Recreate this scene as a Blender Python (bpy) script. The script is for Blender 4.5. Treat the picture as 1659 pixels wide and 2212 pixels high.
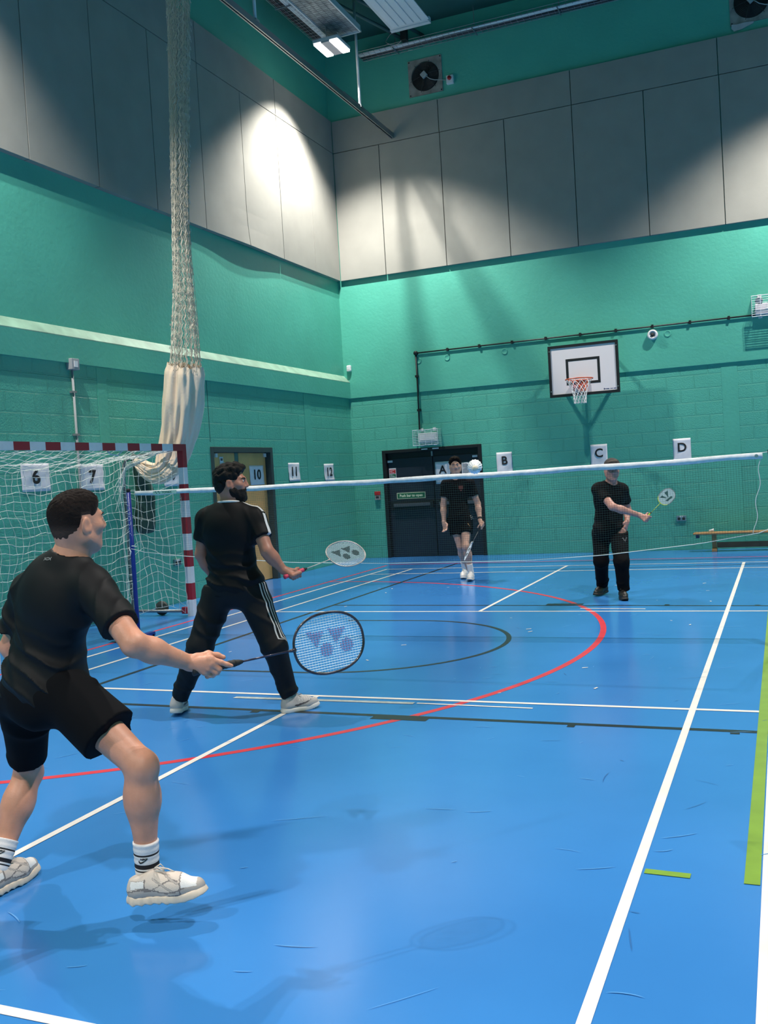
import bpy, math, random
import numpy as np
from math import sin, cos, pi
for o in list(bpy.data.objects): bpy.data.objects.remove(o)
random.seed(4); rng = np.random.default_rng(4)
S = bpy.context.scene; C = S.collection
V = lambda *a: np.array(a, float)
def nz(v): v = np.asarray(v, float); return v/max(np.linalg.norm(v), 1e-9)
# ---------------- camera ----------------
cd = bpy.data.cameras.new('camera'); cam = bpy.data.objects.new('camera', cd); C.objects.link(cam); S.camera = cam
cd.sensor_fit = 'HORIZONTAL'; cd.sensor_width = 36.0; cd.lens = 2074.03/1659*36; cd.clip_start = .05; cd.clip_end = 100
yaw, pit, rol = .3950, -.0357, -.0600
f_ = V(-sin(yaw)*cos(pit), cos(yaw)*cos(pit), sin(pit)); r_ = V(cos(yaw), sin(yaw), 0); u_ = np.cross(r_, f_)
r2 = cos(rol)*r_+sin(rol)*u_; u2 = -sin(rol)*r_+cos(rol)*u_
from mathutils import Matrix, Vector
cam.matrix_world = Matrix([[r2[0], u2[0], -f_[0], 3.1392], [r2[1], u2[1], -f_[1], -8.0865], [r2[2], u2[2], -f_[2], 1.5326], [0, 0, 0, 1]])
# ---------------- view, world ----------------
S.view_settings.view_transform = 'Standard'; S.view_settings.look = 'None'; S.view_settings.gamma = 1; S.view_settings.use_curve_mapping = False
S.view_settings.exposure = -0.95
S.cycles.use_denoising = True; S.cycles.max_bounces = 8; S.cycles.diffuse_bounces = 5; S.cycles.sample_clamp_indirect = 6
wd = bpy.data.worlds.new('world'); S.world = wd; wd.use_nodes = True
wd.node_tree.nodes['Background'].inputs[0].default_value = (.5, .6, .7, 1); wd.node_tree.nodes['Background'].inputs[1].default_value = .02
# ---------------- the hall's lamps (light of the ceiling fixtures) ----------------
LAMP_X, LAMP_Y, LAMP_Z = (-3.47, 4.15, 11.77), (6.72, -2.05, -10.8), 8.72
LAMP_W, LAMP_ANGLE, LAMP_BLEND, LAMP_COL = 2150., 110, .60, (1., .955, .89)
def lamp_light(x, y, two):
    for dx in ((-.16, .16) if two else (0,)):
        l = bpy.data.lights.new('lamp_light', 'SPOT'); l.energy = LAMP_W*(1 if two else 2); l.color = LAMP_COL
        l.spot_size = math.radians(LAMP_ANGLE); l.spot_blend = LAMP_BLEND; l.shadow_soft_size = .035 if two else .2
        o = bpy.data.objects.new('lamp_light', l); C.objects.link(o); o.location = (x+dx, y, LAMP_Z-.12)
for x in LAMP_X:
    for y in LAMP_Y: lamp_light(x, y, x < 5 and y > -5)
# ---------------- materials ----------------
MAT = {}
def M(name, rgb, rough=.6, metal=0., var=0., vs=6., bump=0., bs=120., spec=.5, sss=0., emit=None, coat=0.):
    m = bpy.data.materials.new(name); m.use_nodes = True; nt = m.node_tree; b = nt.nodes['Principled BSDF']; L = nt.links
    b.inputs['Base Color'].default_value = (*rgb, 1); b.inputs['Roughness'].default_value = rough; b.inputs['Metallic'].default_value = metal
    b.inputs['Specular IOR Level'].default_value = spec; b.inputs['Coat Weight'].default_value = coat
    if sss: b.inputs['Subsurface Weight'].default_value = sss; b.inputs['Subsurface Radius'].default_value = (.012, .005, .003); b.inputs['Subsurface Scale'].default_value = 1
    if emit: b.inputs['Emission Color'].default_value = (*emit[:3], 1); b.inputs['Emission Strength'].default_value = emit[3]
    tc = nt.nodes.new('ShaderNodeTexCoord')
    if var:
        n = nt.nodes.new('ShaderNodeTexNoise'); n.inputs['Scale'].default_value = vs; n.inputs['Detail'].default_value = 4; L.new(tc.outputs['Object'], n.inputs['Vector'])
        r = nt.nodes.new('ShaderNodeMapRange'); r.inputs[1].default_value = .3; r.inputs[2].default_value = .7; r.inputs[3].default_value = 1-var; r.inputs[4].default_value = 1+var; L.new(n.outputs['Fac'], r.inputs[0])
        x = nt.nodes.new('ShaderNodeMix'); x.data_type = 'RGBA'; x.blend_type = 'MULTIPLY'; x.inputs[0].default_value = 1; x.inputs[6].default_value = (*rgb, 1)
        L.new(r.outputs[0], x.inputs[7]); L.new(x.outputs[2], b.inputs['Base Color'])
    if bump:
        n = nt.nodes.new('ShaderNodeTexNoise'); n.inputs['Scale'].default_value = bs; n.inputs['Detail'].default_value = 3; L.new(tc.outputs['Object'], n.inputs['Vector'])
        p = nt.nodes.new('ShaderNodeBump'); p.inputs['Strength'].default_value = bump; p.inputs['Distance'].default_value = .01; L.new(n.outputs['Fac'], p.inputs['Height']); L.new(p.outputs[0], b.inputs['Normal'])
    MAT[name] = m; return m
def attr_mat(name, stops, rough=.7, attr='pat', bump=0., bs=300, spec=.4, interp='CONSTANT'):   # colour bands by a per-vertex value
    m = M(name, stops[0][1], rough, spec=spec, bump=bump, bs=bs); nt = m.node_tree
    a = nt.nodes.new('ShaderNodeAttribute'); a.attribute_name = attr; r = nt.nodes.new('ShaderNodeValToRGB'); r.color_ramp.interpolation = interp
    e = r.color_ramp.elements
    while len(e) < len(stops): e.new(.5)
    for k, (p, c) in enumerate(stops): e[k].position = p; e[k].color = (*c, 1)
    nt.links.new(a.outputs['Fac'], r.inputs[0]); nt.links.new(r.outputs[0], nt.nodes['Principled BSDF'].inputs['Base Color']); return m
# ---------------- mesh helpers ----------------
ORG = {}
def tag(o, label=None, cat=None, group=None, kind=None):
    for k, v in (('label', label), ('category', cat), ('group', group), ('kind', kind)):
        if v: o[k] = v
    return o
def thing(name, label, cat, loc=(0, 0, 0), group=None):
    o = bpy.data.objects.new(name, None); C.objects.link(o); o.location = loc; o.empty_display_size = .1
    ORG[o.name] = V(*loc); return tag(o, label, cat, group)
def link(name, v, f, mat, parent=None, smooth=False, attr=None, mats=None, mi=None):
    me = bpy.data.meshes.new(name); v = np.asarray(v, float).reshape(-1, 3); org = ORG[parent.name] if parent else V(0, 0, 0)
    if isinstance(f, np.ndarray):
        n, k = f.shape; me.vertices.add(len(v)); me.vertices.foreach_set('co', (v-org).astype(np.float32).ravel())
        me.loops.add(n*k); me.loops.foreach_set('vertex_index', f.astype(np.int32).ravel()); me.polygons.add(n); me.polygons.foreach_set('loop_start', np.arange(0, n*k, k, dtype=np.int32)); me.update(calc_edges=True)
    else: me.from_pydata((v-org).tolist(), [], f)
    if smooth: me.polygons.foreach_set('use_smooth', np.ones(len(me.polygons), bool))
    for m in (mats or [mat]): me.materials.append(m)
    if mi is not None: me.polygons.foreach_set('material_index', np.asarray(mi, np.int32))
    if attr is not None: me.attributes.new('pat', 'FLOAT', 'POINT').data.foreach_set('value', np.asarray(attr, np.float32))
    me.validate(); o = bpy.data.objects.new(name, me); C.objects.link(o)
    if parent: o.parent = parent; ORG[o.name] = org
    return o
class MB:
    def __init__(s): s.v = []; s.f = []; s.m = []; s.cm = 0
    def add(s, vs, fs):
        n = len(s.v); s.v.extend([tuple(map(float, p)) for p in vs]); s.f.extend([tuple(n+i for i in f) for f in fs]); s.m.extend([s.cm]*len(fs)); return s
    def box(s, lo, hi):
        x0, y0, z0 = lo; x1, y1, z1 = hi
        return s.add([(x0, y0, z0), (x1, y0, z0), (x1, y1, z0), (x0, y1, z0), (x0, y0, z1), (x1, y0, z1), (x1, y1, z1), (x0, y1, z1)], [(3, 2, 1, 0), (4, 5, 6, 7), (0, 1, 5, 4), (1, 2, 6, 5), (2, 3, 7, 6), (3, 0, 4, 7)])
    def obox(s, c, ax, half):   # oriented box
        c = V(*c); A = [nz(a)*h for a, h in zip(ax, half)]; vs = [c+i*A[0]+j*A[1]+k*A[2] for k in (-1, 1) for j in (-1, 1) for i in (-1, 1)]
        return s.add(vs, [(2, 3, 1, 0), (4, 5, 7, 6), (0, 1, 5, 4), (1, 3, 7, 5), (3, 2, 6, 7), (2, 0, 4, 6)])
    def tube(s, pts, r, n=8, closed=False, cap=True):
        P = np.array(pts, float); N = len(P); r = np.broadcast_to(np.asarray(r, float), (N,))
        T = (np.roll(P, -1, 0)-np.roll(P, 1, 0)) if closed else np.gradient(P, axis=0)
        T /= np.maximum(np.linalg.norm(T, axis=1), 1e-9)[:, None]
        a = V(0, 0, 1) if abs(T[0][2]) < .9 else V(1, 0, 0); u = nz(np.cross(T[0], a)); vs = []
        for i in range(N):
            u = nz(u-T[i]*(u@T[i])); w = np.cross(T[i], u)
            for k in range(n): t = 2*pi*k/n; vs.append(P[i]+r[i]*(cos(t)*u+sin(t)*w))
        fs = [(i*n+k, i*n+(k+1) % n, ((i+1) % N)*n+(k+1) % n, ((i+1) % N)*n+k) for i in range(N if closed else N-1) for k in range(n)]
        if cap and not closed: fs += [tuple(range(n-1, -1, -1)), tuple((N-1)*n+k for k in range(n))]
        return s.add(vs, fs)
    def lathe(s, c, ax, prof, n=24):    # prof: (radius, height along ax)
        c = V(*c); ax = nz(ax); a = V(1, 0, 0) if abs(ax[0]) < .9 else V(0, 1, 0); u = nz(np.cross(ax, a)); w = np.cross(ax, u); N = len(prof)
        vs = [c+ax*h+r*(cos(2*pi*k/n)*u+sin(2*pi*k/n)*w) for r, h in prof for k in range(n)]
        fs = [(i*n+k, i*n+(k+1) % n, (i+1)*n+(k+1) % n, (i+1)*n+k) for i in range(N-1) for k in range(n)]
        return s.add(vs, fs+[tuple(range(n-1, -1, -1)), tuple((N-1)*n+k for k in range(n))])
    def prism(s, poly, o, u, w, t0, t1):   # polygon in (u,w) extruded along u x w
        o = V(*o); u = V(*u); w = V(*w); n_ = np.cross(u, w); N = len(poly)
        vs = [o+a*u+b*w+t*n_ for t in (t0, t1) for a, b in poly]
        return s.add(vs, [tuple(range(N-1, -1, -1)), tuple(range(N, 2*N))]+[(i, (i+1) % N, N+(i+1) % N, N+i) for i in range(N)])
    def build(s, name, mat, parent=None, smooth=False, bevel=0., mats=None):
        o = link(name, s.v, s.f, mat, parent, smooth, mats=mats, mi=s.m if mats else None)
        if bevel: b = o.modifiers.new('bevel', 'BEVEL'); b.width = bevel; b.segments = 2; b.limit_method = 'ANGLE'
        return o
def text_mesh(body, size, bold=0.):
    cu = bpy.data.curves.new('t', 'FONT'); cu.body = body; cu.size = size; cu.align_x = 'CENTER'; cu.align_y = 'CENTER'; cu.offset = bold; cu.resolution_u = 4
    o = bpy.data.objects.new('t', cu); C.objects.link(o); dg = bpy.context.evaluated_depsgraph_get(); dg.update()
    me = bpy.data.meshes.new_from_object(o.evaluated_get(dg)); vs = [tuple(v.co) for v in me.vertices]; fs = [tuple(p.vertices) for p in me.polygons]
    bpy.data.objects.remove(o); bpy.data.curves.remove(cu); bpy.data.meshes.remove(me); return vs, fs
def text(name, body, size, o, u, w, mat, parent, bold=0., sx=1., lift=.0):
    vs, fs = text_mesh(body, size, bold); o = V(*o); u = V(*u); w = V(*w); n = np.cross(u, w)
    return link(name, [o+x*sx*u+y*w+n*lift for x, y, z in vs], fs, mat, parent)
def dup(root, loc, label=None, group=None):
    def cp(o, par):
        c = o.copy(); C.objects.link(c); c.parent = par
        for ch in o.children: cp(ch, c)
        return c
    r = cp(root, None); r.location = loc
    if label: r['label'] = label
    if group: r['group'] = group
    return r
# ================= the hall =================
XW, YW, ZC, XR, YF = -4.50, 8.85, 9.75, 14.5, -14.0
TEAL = (.092, .43, .325)
def wall_mat(name, ax, off, bricks=True):
    m = M(name, TEAL, .42, var=.06, vs=1.3); nt = m.node_tree; L = nt.links; b = nt.nodes['Principled BSDF']
    tc = nt.nodes.new('ShaderNodeTexCoord'); sp = nt.nodes.new('ShaderNodeSeparateXYZ'); cb = nt.nodes.new('ShaderNodeCombineXYZ'); L.new(tc.outputs['Object'], sp.inputs[0])
    ad = nt.nodes.new('ShaderNodeMath'); ad.operation = 'ADD'; ad.inputs[1].default_value = off; L.new(sp.outputs[ax], ad.inputs[0]); L.new(ad.outputs[0], cb.inputs[0])
    az = nt.nodes.new('ShaderNodeMath'); az.operation = 'ADD'; az.inputs[1].default_value = .0; L.new(sp.outputs[2], az.inputs[0]); L.new(az.outputs[0], cb.inputs[1])
    no = nt.nodes.new('ShaderNodeTexNoise'); no.inputs['Scale'].default_value = 55 if bricks else 20; no.inputs['Detail'].default_value = 5; L.new(tc.outputs['Object'], no.inputs['Vector'])
    if bricks:
        br = nt.nodes.new('ShaderNodeTexBrick'); br.inputs['Scale'].default_value = 1; br.inputs['Brick Width'].default_value = .45; br.inputs['Row Height'].default_value = .2255
        br.inputs['Mortar Size'].default_value = .011; br.inputs['Mortar Smooth'].default_value = .25; br.offset = .5; L.new(cb.outputs[0], br.inputs['Vector'])
        iv = nt.nodes.new('ShaderNodeMath'); iv.operation = 'MULTIPLY_ADD'; iv.inputs[1].default_value = -1; L.new(br.outputs['Fac'], iv.inputs[0])
        mu = nt.nodes.new('ShaderNodeMath'); mu.operation = 'MULTIPLY'; mu.inputs[1].default_value = .22; L.new(no.outputs['Fac'], mu.inputs[0]); L.new(mu.outputs[0], iv.inputs[2])
        h = iv.outputs[0]
    else: h = no.outputs['Fac']
    p = nt.nodes.new('ShaderNodeBump'); p.inputs['Strength'].default_value = .9 if bricks else .12; p.inputs['Distance'].default_value = .028; L.new(h, p.inputs['Height']); L.new(p.outputs[0], b.inputs['Normal'])
    return m
wmL = wall_mat('painted_blocks_left', 1, .10); wmB = wall_mat('painted_blocks_back', 0, .19); plain = wall_mat('painted_render', 1, 0, False)
pale = M('patchy_lit_ledge', (.27, .45, .34), .6, var=.22, vs=4)  # light on the upward chamfer put in as a paler colour, with patches
panelm = M('grey_felt_panel', (.31, .305, .275), .95, var=.05, vs=2.5, bump=.25, bs=300, spec=.1)
ceilm = M('dark_teal_ceiling', (.012, .085, .082), .8, var=.1, vs=2)
# floor: blue sports vinyl with scuffs
fl = M('blue_sports_floor', (.046, .225, .56), .16, spec=.45); nt = fl.node_tree; b = nt.nodes['Principled BSDF']; L = nt.links; tc = nt.nodes.new('ShaderNodeTexCoord')
n1 = nt.nodes.new('ShaderNodeTexNoise'); n1.inputs['Scale'].default_value = .9; n1.inputs['Detail'].default_value = 6; L.new(tc.outputs['Object'], n1.inputs['Vector'])
r1 = nt.nodes.new('ShaderNodeValToRGB'); r1.color_ramp.elements[0].color = (.037, .19, .51, 1); r1.color_ramp.elements[1].color = (.042, .212, .56, 1); r1.color_ramp.elements[0].position = .35; r1.color_ramp.elements[1].position = .65; L.new(n1.outputs['Fac'], r1.inputs[0])
col = r1.outputs[0]
L.new(col, b.inputs['Base Color'])
nr = nt.nodes.new('ShaderNodeMapRange'); nr.inputs[3].default_value = .13; nr.inputs[4].default_value = .24; L.new(n1.outputs['Fac'], nr.inputs[0]); L.new(nr.outputs[0], b.inputs['Roughness'])
floor = MB().box((XW-.1, YF, -.1), (XR, YW+.1, 0)).build('floor', fl); floor['kind'] = 'structure'; ORG['floor'] = V(0, 0, 0)
def struct(o): o['kind'] = 'structure'; ORG[o.name] = V(0, 0, 0); return o
ceil = struct(MB().box((XW-.3, YF-.3, ZC), (XR+.3, YW+.3, ZC+.2)).build('ceiling', ceilm))
# left wall: block zone, projecting band with a pale chamfer, upper render
wl = struct(MB().box((XW-.3, YF, 0), (XW, 3.84, 3.12)).box((XW-.3, 5.67, 0), (XW, YW+.2, 3.12)).box((XW-.3, 3.84, 2.13), (XW, 5.67, 3.12)).build('wall_left', wmL))
MB().prism([(0, 3.085), (.045, 3.085), (.045, 3.385), (-.075, 3.515), (-.3, 3.515), (-.3, 3.085)], (XW, YF, 0), (1, 0, 0), (0, 0, 1), -(YW-YF), 0).build('wall_band', plain, wl)
MB().prism([(.0455, 3.386), (.0455, 3.396), (-.0745, 3.526), (-.0745, 3.516)], (XW, YF, 0), (1, 0, 0), (0, 0, 1), -(YW-YF), 0).build('pale_ledge', pale, wl)
MB().box((XW-.3, YF, 3.45), (XW-.075, YW+.2, ZC)).build('upper_wall', plain, wl)
for y0, y1 in ((1.43, 1.61), (6.90, 7.16), (-4.2, -4.0)): MB().box((XW-.1, y0, 0), (XW+.004, y1, 3.08)).build('flat_pilaster', plain, wl)
MB().box((XW-.1, 3.85, 2.2), (XW+.001, 3.865, 3.085)).build('movement_joint', M('dark_teal_joint', (.015, .11, .10), .8), wl)  # the joint is a narrow strip in a darker teal
# far wall
wb = struct(MB().box((XW-.3, YW, 0), (-3.89, YW+.3, 3.12)).box((-1.92, YW, 0), (XR, YW+.3, 3.12)).box((-3.89, YW, 2.045), (-1.92, YW+.3, 3.12)).build('wall_back', wmB))
MB().box((XW, YW-.03, 3.09), (XR, YW+.3, 3.40)).build('wall_band', plain, wb)
MB().box((XW-.1, YW-.026, 3.38), (XR, YW+.3, ZC)).build('upper_wall', plain, wb)
for x0, x1 in ((2.27, 2.52), (8.2, 8.45)): MB().box((x0, YW-.004, 0), (x1, YW+.1, 3.1)).build('flat_pilaster', plain, wb)
for n, x in enumerate((-3.03, -2.47, -1.38, 1.45)): MB().lathe((x, YW-.02, 3.665), (0, -1, 0), [(.05, 0), (.055, .012), (.05, .016), (.042, .011)], 20).build('painted_blank_plate', plain, wb, True)
struct(MB().box((XR, YF, 0), (XR+.3, YW+.3, ZC)).build('wall_right', plain)); struct(MB().box((XW-.3, YF-.3, 0), (XR+.3, YF, ZC)).build('wall_front', plain))
# felt panels: 1.2 m wide, joints between
g = .007
def panel(ax, a0, a1, z0, z1, sag=0.):
    n = 24; mb = MB()
    if ax == 'y':   # on the left wall; the lower edge may bulge off the wall
        vs = []; 
        for t in (.0, .085):
            for i in range(n+1):
                for k in range(9):
                    y = a0+g+(a1-a0-2*g)*i/n; kk = (k/8)**2.2; z = z0+g+(z1-z0-2*g)*kk; e = max(0, 1-kk*4.)**2
                    u = (y-sag0)/(sag1-sag0) if sag else 0; h = sag*e*(sin(pi*min(max(u, 0), 1))**2) if sag else 0
                    vs.append((XW-.075+t+h, y, z-h*.2))
        Q = (n+1)*9; fs = []
        for i in range(n):
            for k in range(8): a = i*9+k; fs += [(Q+a, Q+a+9, Q+a+10, Q+a+1), (a+1, a+10, a+9, a)]
            fs += [(i*9, (i+1)*9, Q+(i+1)*9, Q+i*9), (i*9+8, Q+i*9+8, Q+(i+1)*9+8, (i+1)*9+8)]
        for k in range(8): fs += [(k, Q+k, Q+k+1, k+1), (n*9+k, n*9+k+1, Q+n*9+k+1, Q+n*9+k)]
        mb.add(vs, fs); return mb.build('felt_panel', panelm, wl)
    return mb.box((a0+g, YW-.092, z0+g), (a1-g, YW-.02, z1-g)).build('felt_panel', panelm, wb)
sag0, sag1 = 4.05, 6.7
ys = [8.755, 7.71, 6.51, 5.33, 4.13, 2.935, 1.735, .535, -.67, -1.87, -3.07]
for a, b_ in zip(ys[1:], ys): panel('y', a, b_, 5.32, 7.73, .038 if 3.5 < a < 5.6 else 0)
for a, b_ in ((6.51, 8.755), (4.13, 6.51), (1.735, 4.13), (-.67, 1.735), (-3.07, -.67)): panel('y', a, b_, 7.73, 8.34)
xs = [-4.49]+[-3.55+1.2*k for k in range(9)]
for a, b_ in zip(xs, xs[1:]): panel('x', a, b_, 5.32, 7.73)
for a, b_ in ((-4.49, -2.355), (-2.355, .05), (.05, 2.445), (2.445, 4.84), (4.84, 7.2)): panel('x', a, b_, 7.73, 8.33)
# ---------------- court markings ----------------
whm = M('white_line_paint', (.80, .74, .70), .35, var=.06, vs=8); redm = M('red_line_paint', (.62, .035, .055), .35, var=.08, vs=8); blm = M('black_line_paint', (.012, .018, .024), .35); grm = M('green_line_paint', (.19, .33, .035), .4, var=.1, vs=9); gym = M('grey_tape_residue', (.36, .40, .40), .5, var=.25, vs=25)
ZL = [0.0008]
def line(name, pts, w, m, closed=False):
    P = np.array(pts, float); T = np.gradient(P, axis=0); T /= np.linalg.norm(T, axis=1)[:, None]; N = np.c_[-T[:, 1], T[:, 0]]*w/2; ZL[0] += .00006; z = ZL[0]
    a = np.c_[P+N, np.full(len(P), z)]; b2 = np.c_[P-N, np.full(len(P), z)]; n = len(P)
    return link(name, np.r_[a, b2], [(n+i, n+i+1, i+1, i) for i in range(n-1)], m, floor)
arc = lambda cx, cy, r, a0, a1, n=72: [(cx+r*cos(math.radians(a0+(a1-a0)*i/n)), cy+r*sin(math.radians(a0+(a1-a0)*i/n))) for i in range(n+1)]
line('red_side_line', [(-3.30, -9), (-3.30, 7.35)], .045, redm); line('red_end_line', [(-3.30, 7.46), (9, 7.46)], .045, redm)
line('red_goal_area_arc', arc(-3.30, .11, 4.90, -90, 90, 120), .055, redm)
line('black_side_line', [(-2.04, -2.45), (-2.04, 7.4)], .05, blm); line('black_end_line', [(-2.04, 7.32), (4.5, 7.18)], .045, blm)
line('black_key_line', [(-2.04, -2.435), (5.5, -2.46)], .05, blm); line('black_key_line', [(-2.04, 2.53), (5.5, 2.26)], .05, blm)
line('black_semicircle', [(-1.3, 1.37)]+arc(-.5, .06, 1.31, 90, -90, 60)+[(-1.3, -1.25)], .045, blm)
for x0, x1, y, h in ((.64, 1.02, -2.435, .10), (1.90, 1.945, -2.45, .07), (2.81, 2.86, -2.455, .06), (-.26, -.2, -2.43, .08)): line('black_key_mark', [(x0, y-h/2), (x1, y-h/2)], h, blm)
for x0, x1, y, h in ((.63, 1.04, 2.47, .10), (1.92, 1.97, 2.42, .06), (2.82, 2.87, 2.36, .06)): line('black_key_mark', [(x0, y+h/2), (x1, y+h/2)], h, blm)
for x in (-3.03, -2.57, 2.57, 3.03): line('white_sideline', [(x, -6.7), (x, 6.7)], .04, whm)
for y in (-6.68, -5.94, -1.995, 1.995, 5.94, 6.68): line('white_cross_line', [(-3.05, y), (3.05 if abs(y) < 5 else 7.5 if y > 0 else 1.55, y)], .04, whm)
line('white_centre_line', [(0, -6.7), (0, -1.98)], .04, whm); line('white_centre_line', [(0, 1.98), (0, 6.7)], .04, whm)
line('grey_tape_strip', [(-.61, -2.125), (.78, -2.105)], .05, gym); line('white_tape_strip', [(.8, -2.1), (1.60, -2.12)], .022, whm); line('white_tape_strip', [(1.07, 2.20), (1.76, 2.15)], .03, whm)
line('green_line', [(2.977, -4.49), (2.977, 2.6)], .055, grm); line('green_mark', [(2.60, -4.465), (2.765, -4.47)], .042, grm)
line('thin_dark_arc', [(-.7, 6.18), (1.2, 6.2), (2.5, 6.35), (5, 6.75)], .025, blm)

# scuffs and scratches worn into the vinyl
def scuffs(name, n, m, seed, wmul):
    g_ = np.random.default_rng(seed); v, f = [], []
    for _ in range(n):
        x, y = g_.uniform(-4.2, 5), -6.9+14.5*g_.random()**1.7; a = g_.uniform(0, 2*pi) if g_.random() < .4 else g_.normal(.35, .35); l = g_.uniform(.02, .16)*(1 if g_.random() < .88 else 2.2); cv = g_.normal(0, .35); w = g_.uniform(.001, .003)*wmul; ZL[0] += .000001; base = len(v); N = 7
        for i in range(N+1):
            t = i/N; aa = a+cv*(t-.5); x += cos(aa)*l/N; y += sin(aa)*l/N; ww = w*(sin(pi*t)**.5*.9+.1)
            v += [(x-sin(aa)*ww, y+cos(aa)*ww, ZL[0]), (x+sin(aa)*ww, y-cos(aa)*ww, ZL[0])]
        f += [(base+2*i+1, base+2*i+3, base+2*i+2, base+2*i) for i in range(N)]
    return link(name, v, f, m, floor)
scuffs('pale_scuffs', 330, M('pale_scuff', (.085, .29, .63), .4), 3, 1.)['kind'] = 'stuff'; scuffs('dark_scuffs', 120, M('dark_scuff', (.022, .12, .34), .5), 8, .9)['kind'] = 'stuff'
g_ = np.random.default_rng(12); v, f = [], []
for _ in range(26):   # flecks of feather on the floor
    x, y, a, l = g_.uniform(-2.2, 2.8), g_.uniform(-2.2, 4.5), g_.uniform(0, 3), g_.uniform(.008, .03); b_ = len(v); d = V(cos(a), sin(a)); e = V(-sin(a), cos(a))*.35
    v += [(x+p[0]*l, y+p[1]*l, .004) for p in (-d-e, d-e*.5, d+e, -d*.7+e)]; f.append((b_, b_+1, b_+2, b_+3))
link('feather_flecks', v, f, whm, floor)['kind'] = 'stuff'
# ================= doors =================
dfm = M('dark_grey_frame', (.035, .055, .058), .5); woodm = M('oak_veneer', (.74, .40, .15), .45, var=.12, vs=3); navy = M('navy_door', (.014, .02, .034), .4); blk = M('black_paint', (.006, .007, .009), .5)
steel = M('brushed_steel', (.45, .46, .48), .35, .9); white = M('white_plastic', (.78, .77, .78), .4); grey = M('grey_metal', (.30, .31, .33), .45, .6); ink = M('black_ink', (.01, .01, .012), .7); paper = M('white_paper', (.80, .78, .83), .8, var=.04, vs=14)
red = M('red_plastic', (.50, .02, .025), .4); green = M('sign_green', (.012, .14, .06), .5); dark = M('dark_rubber', (.012, .012, .013), .7)
d1 = thing('door_1', None, None, (XW, 4.755, 0)); d1['kind'] = 'structure'
MB().box((XW-.16, 3.84, 0), (XW+.012, 3.92, 2.13)).box((XW-.16, 5.59, 0), (XW+.012, 5.67, 2.13)).box((XW-.16, 3.92, 2.05), (XW+.012, 5.59, 2.13)).build('door_frame', dfm, d1, bevel=.004)
for y0, y1 in ((3.92, 4.753), (4.757, 5.59)): MB().box((XW-.15, y0+.003, .01), (XW-.09, y1-.003, 2.047)).build('door_leaf', woodm, d1, bevel=.003)
for y in (4.10, 5.55): MB().box((XW-.09, y-.03, 1.98), (XW-.06, y+.03, 2.04)).build('door_closer', white, d1, bevel=.004)
MB().box((XW-.09, 4.64, 1.90), (XW-.085, 4.74, 2.046)).build('vision_strip', M('grey_green_glass', (.10, .16, .15), .2), d1)
MB().box((XW-.09, 4.80, .95), (XW-.05, 4.83, 1.25)).build('pull_handle', steel, d1)
d2 = thing('door_2', None, None, (-2.905, YW, 0)); d2['kind'] = 'structure'
MB().box((-3.89, YW-.012, 0), (-3.82, YW+.16, 2.045)).box((-1.99, YW-.012, 0), (-1.92, YW+.16, 2.045)).box((-3.82, YW-.012, 1.985), (-1.99, YW+.16, 2.045)).build('door_frame', blk, d2, bevel=.004)
MB().box((-3.82, YW+.10, 1.88), (-1.99, YW+.15, 1.99)).build('transom_panel', blk, d2)
for x0, x1 in ((-3.82, -2.908), (-2.902, -1.99)):
    lf = MB().box((x0+.004, YW+.08, .012), (x1-.004, YW+.13, 1.878)).build('door_leaf', navy, d2, bevel=.004)
    MB().box((x0+.02, YW+.068, .90), (x1-.01, YW+.08, 1.06)).build('bar_backplate', blk, lf)
    b1 = MB().box((x0+.10, YW+.01, .965), (x1-.02, YW+.05, 1.02))
    for k in range(20): b1.box((x0+.13+k*.037, YW+.003, .962), (x0+.145+k*.037, YW+.012, 1.023))
    b1.build('push_bar', M('bar_grey', (.12, .13, .15), .4, .5), lf, bevel=.003)
    MB().box((x1-.07, YW+.0, .93), (x1-.01, YW+.07, 1.04)).build('bar_latch', blk, lf)
for x, z in ((-3.76, 1.83), (-2.07, 1.83)): MB().box((x-.05, YW+.05, z-.02), (x+.05, YW+.08, z+.02)).build('hinge_cover', white, d2, bevel=.004)
for x in (-3.02, -2.80): MB().box((x-.06, YW-.03, 2.01), (x+.06, YW-.012, 2.03)).build('closer_arm', white, d2)
MB().box((-2.925, YW+.06, 1.885), (-2.895, YW+.10, 1.975)).build('bolt_keep', grey, d2)
# ================= notices =================
def sheet(name, o, u, w, W, H, n, curl=0., mat=paper, ph=0.):   # slightly cockled sheet of paper, 0.8 mm thick, upright at o (centre)
    o, u, w = V(*o), V(*u), V(*w); nn = np.cross(u, w); N = 10; vs = []
    for t in (0, .0008):
        for i in range(N+1):
            for k in range(N+1):
                a, b_ = i/N-.5, k/N-.5; d = .004+.0025*sin(7*a+4*b_+ph)+.002*sin(11*b_-5*a+ph*2)+curl*max(0, -b_-.25)**2*8+curl*.6*max(0, abs(a)-.3)**2*max(0, -b_)*20
                vs.append(o+a*W*u+b_*H*w+(d+t)*nn)
    Q = (N+1)**2; fs = []
    for i in range(N):
        for k in range(N): a = i*(N+1)+k; fs += [(Q+a, Q+a+N+1, Q+a+N+2, Q+a+1), (a+1, a+N+2, a+N+1, a)]
        fs += [(i*(N+1), (i+1)*(N+1), Q+(i+1)*(N+1), Q+i*(N+1)), (i*(N+1)+N, Q+i*(N+1)+N, Q+(i+1)*(N+1)+N, (i+1)*(N+1)+N)]
    for k in range(N): fs += [(k, Q+k, Q+k+1, k+1), (N*(N+1)+k, N*(N+1)+k+1, Q+N*(N+1)+k+1, Q+N*(N+1)+k)]
    return vs, fs
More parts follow.
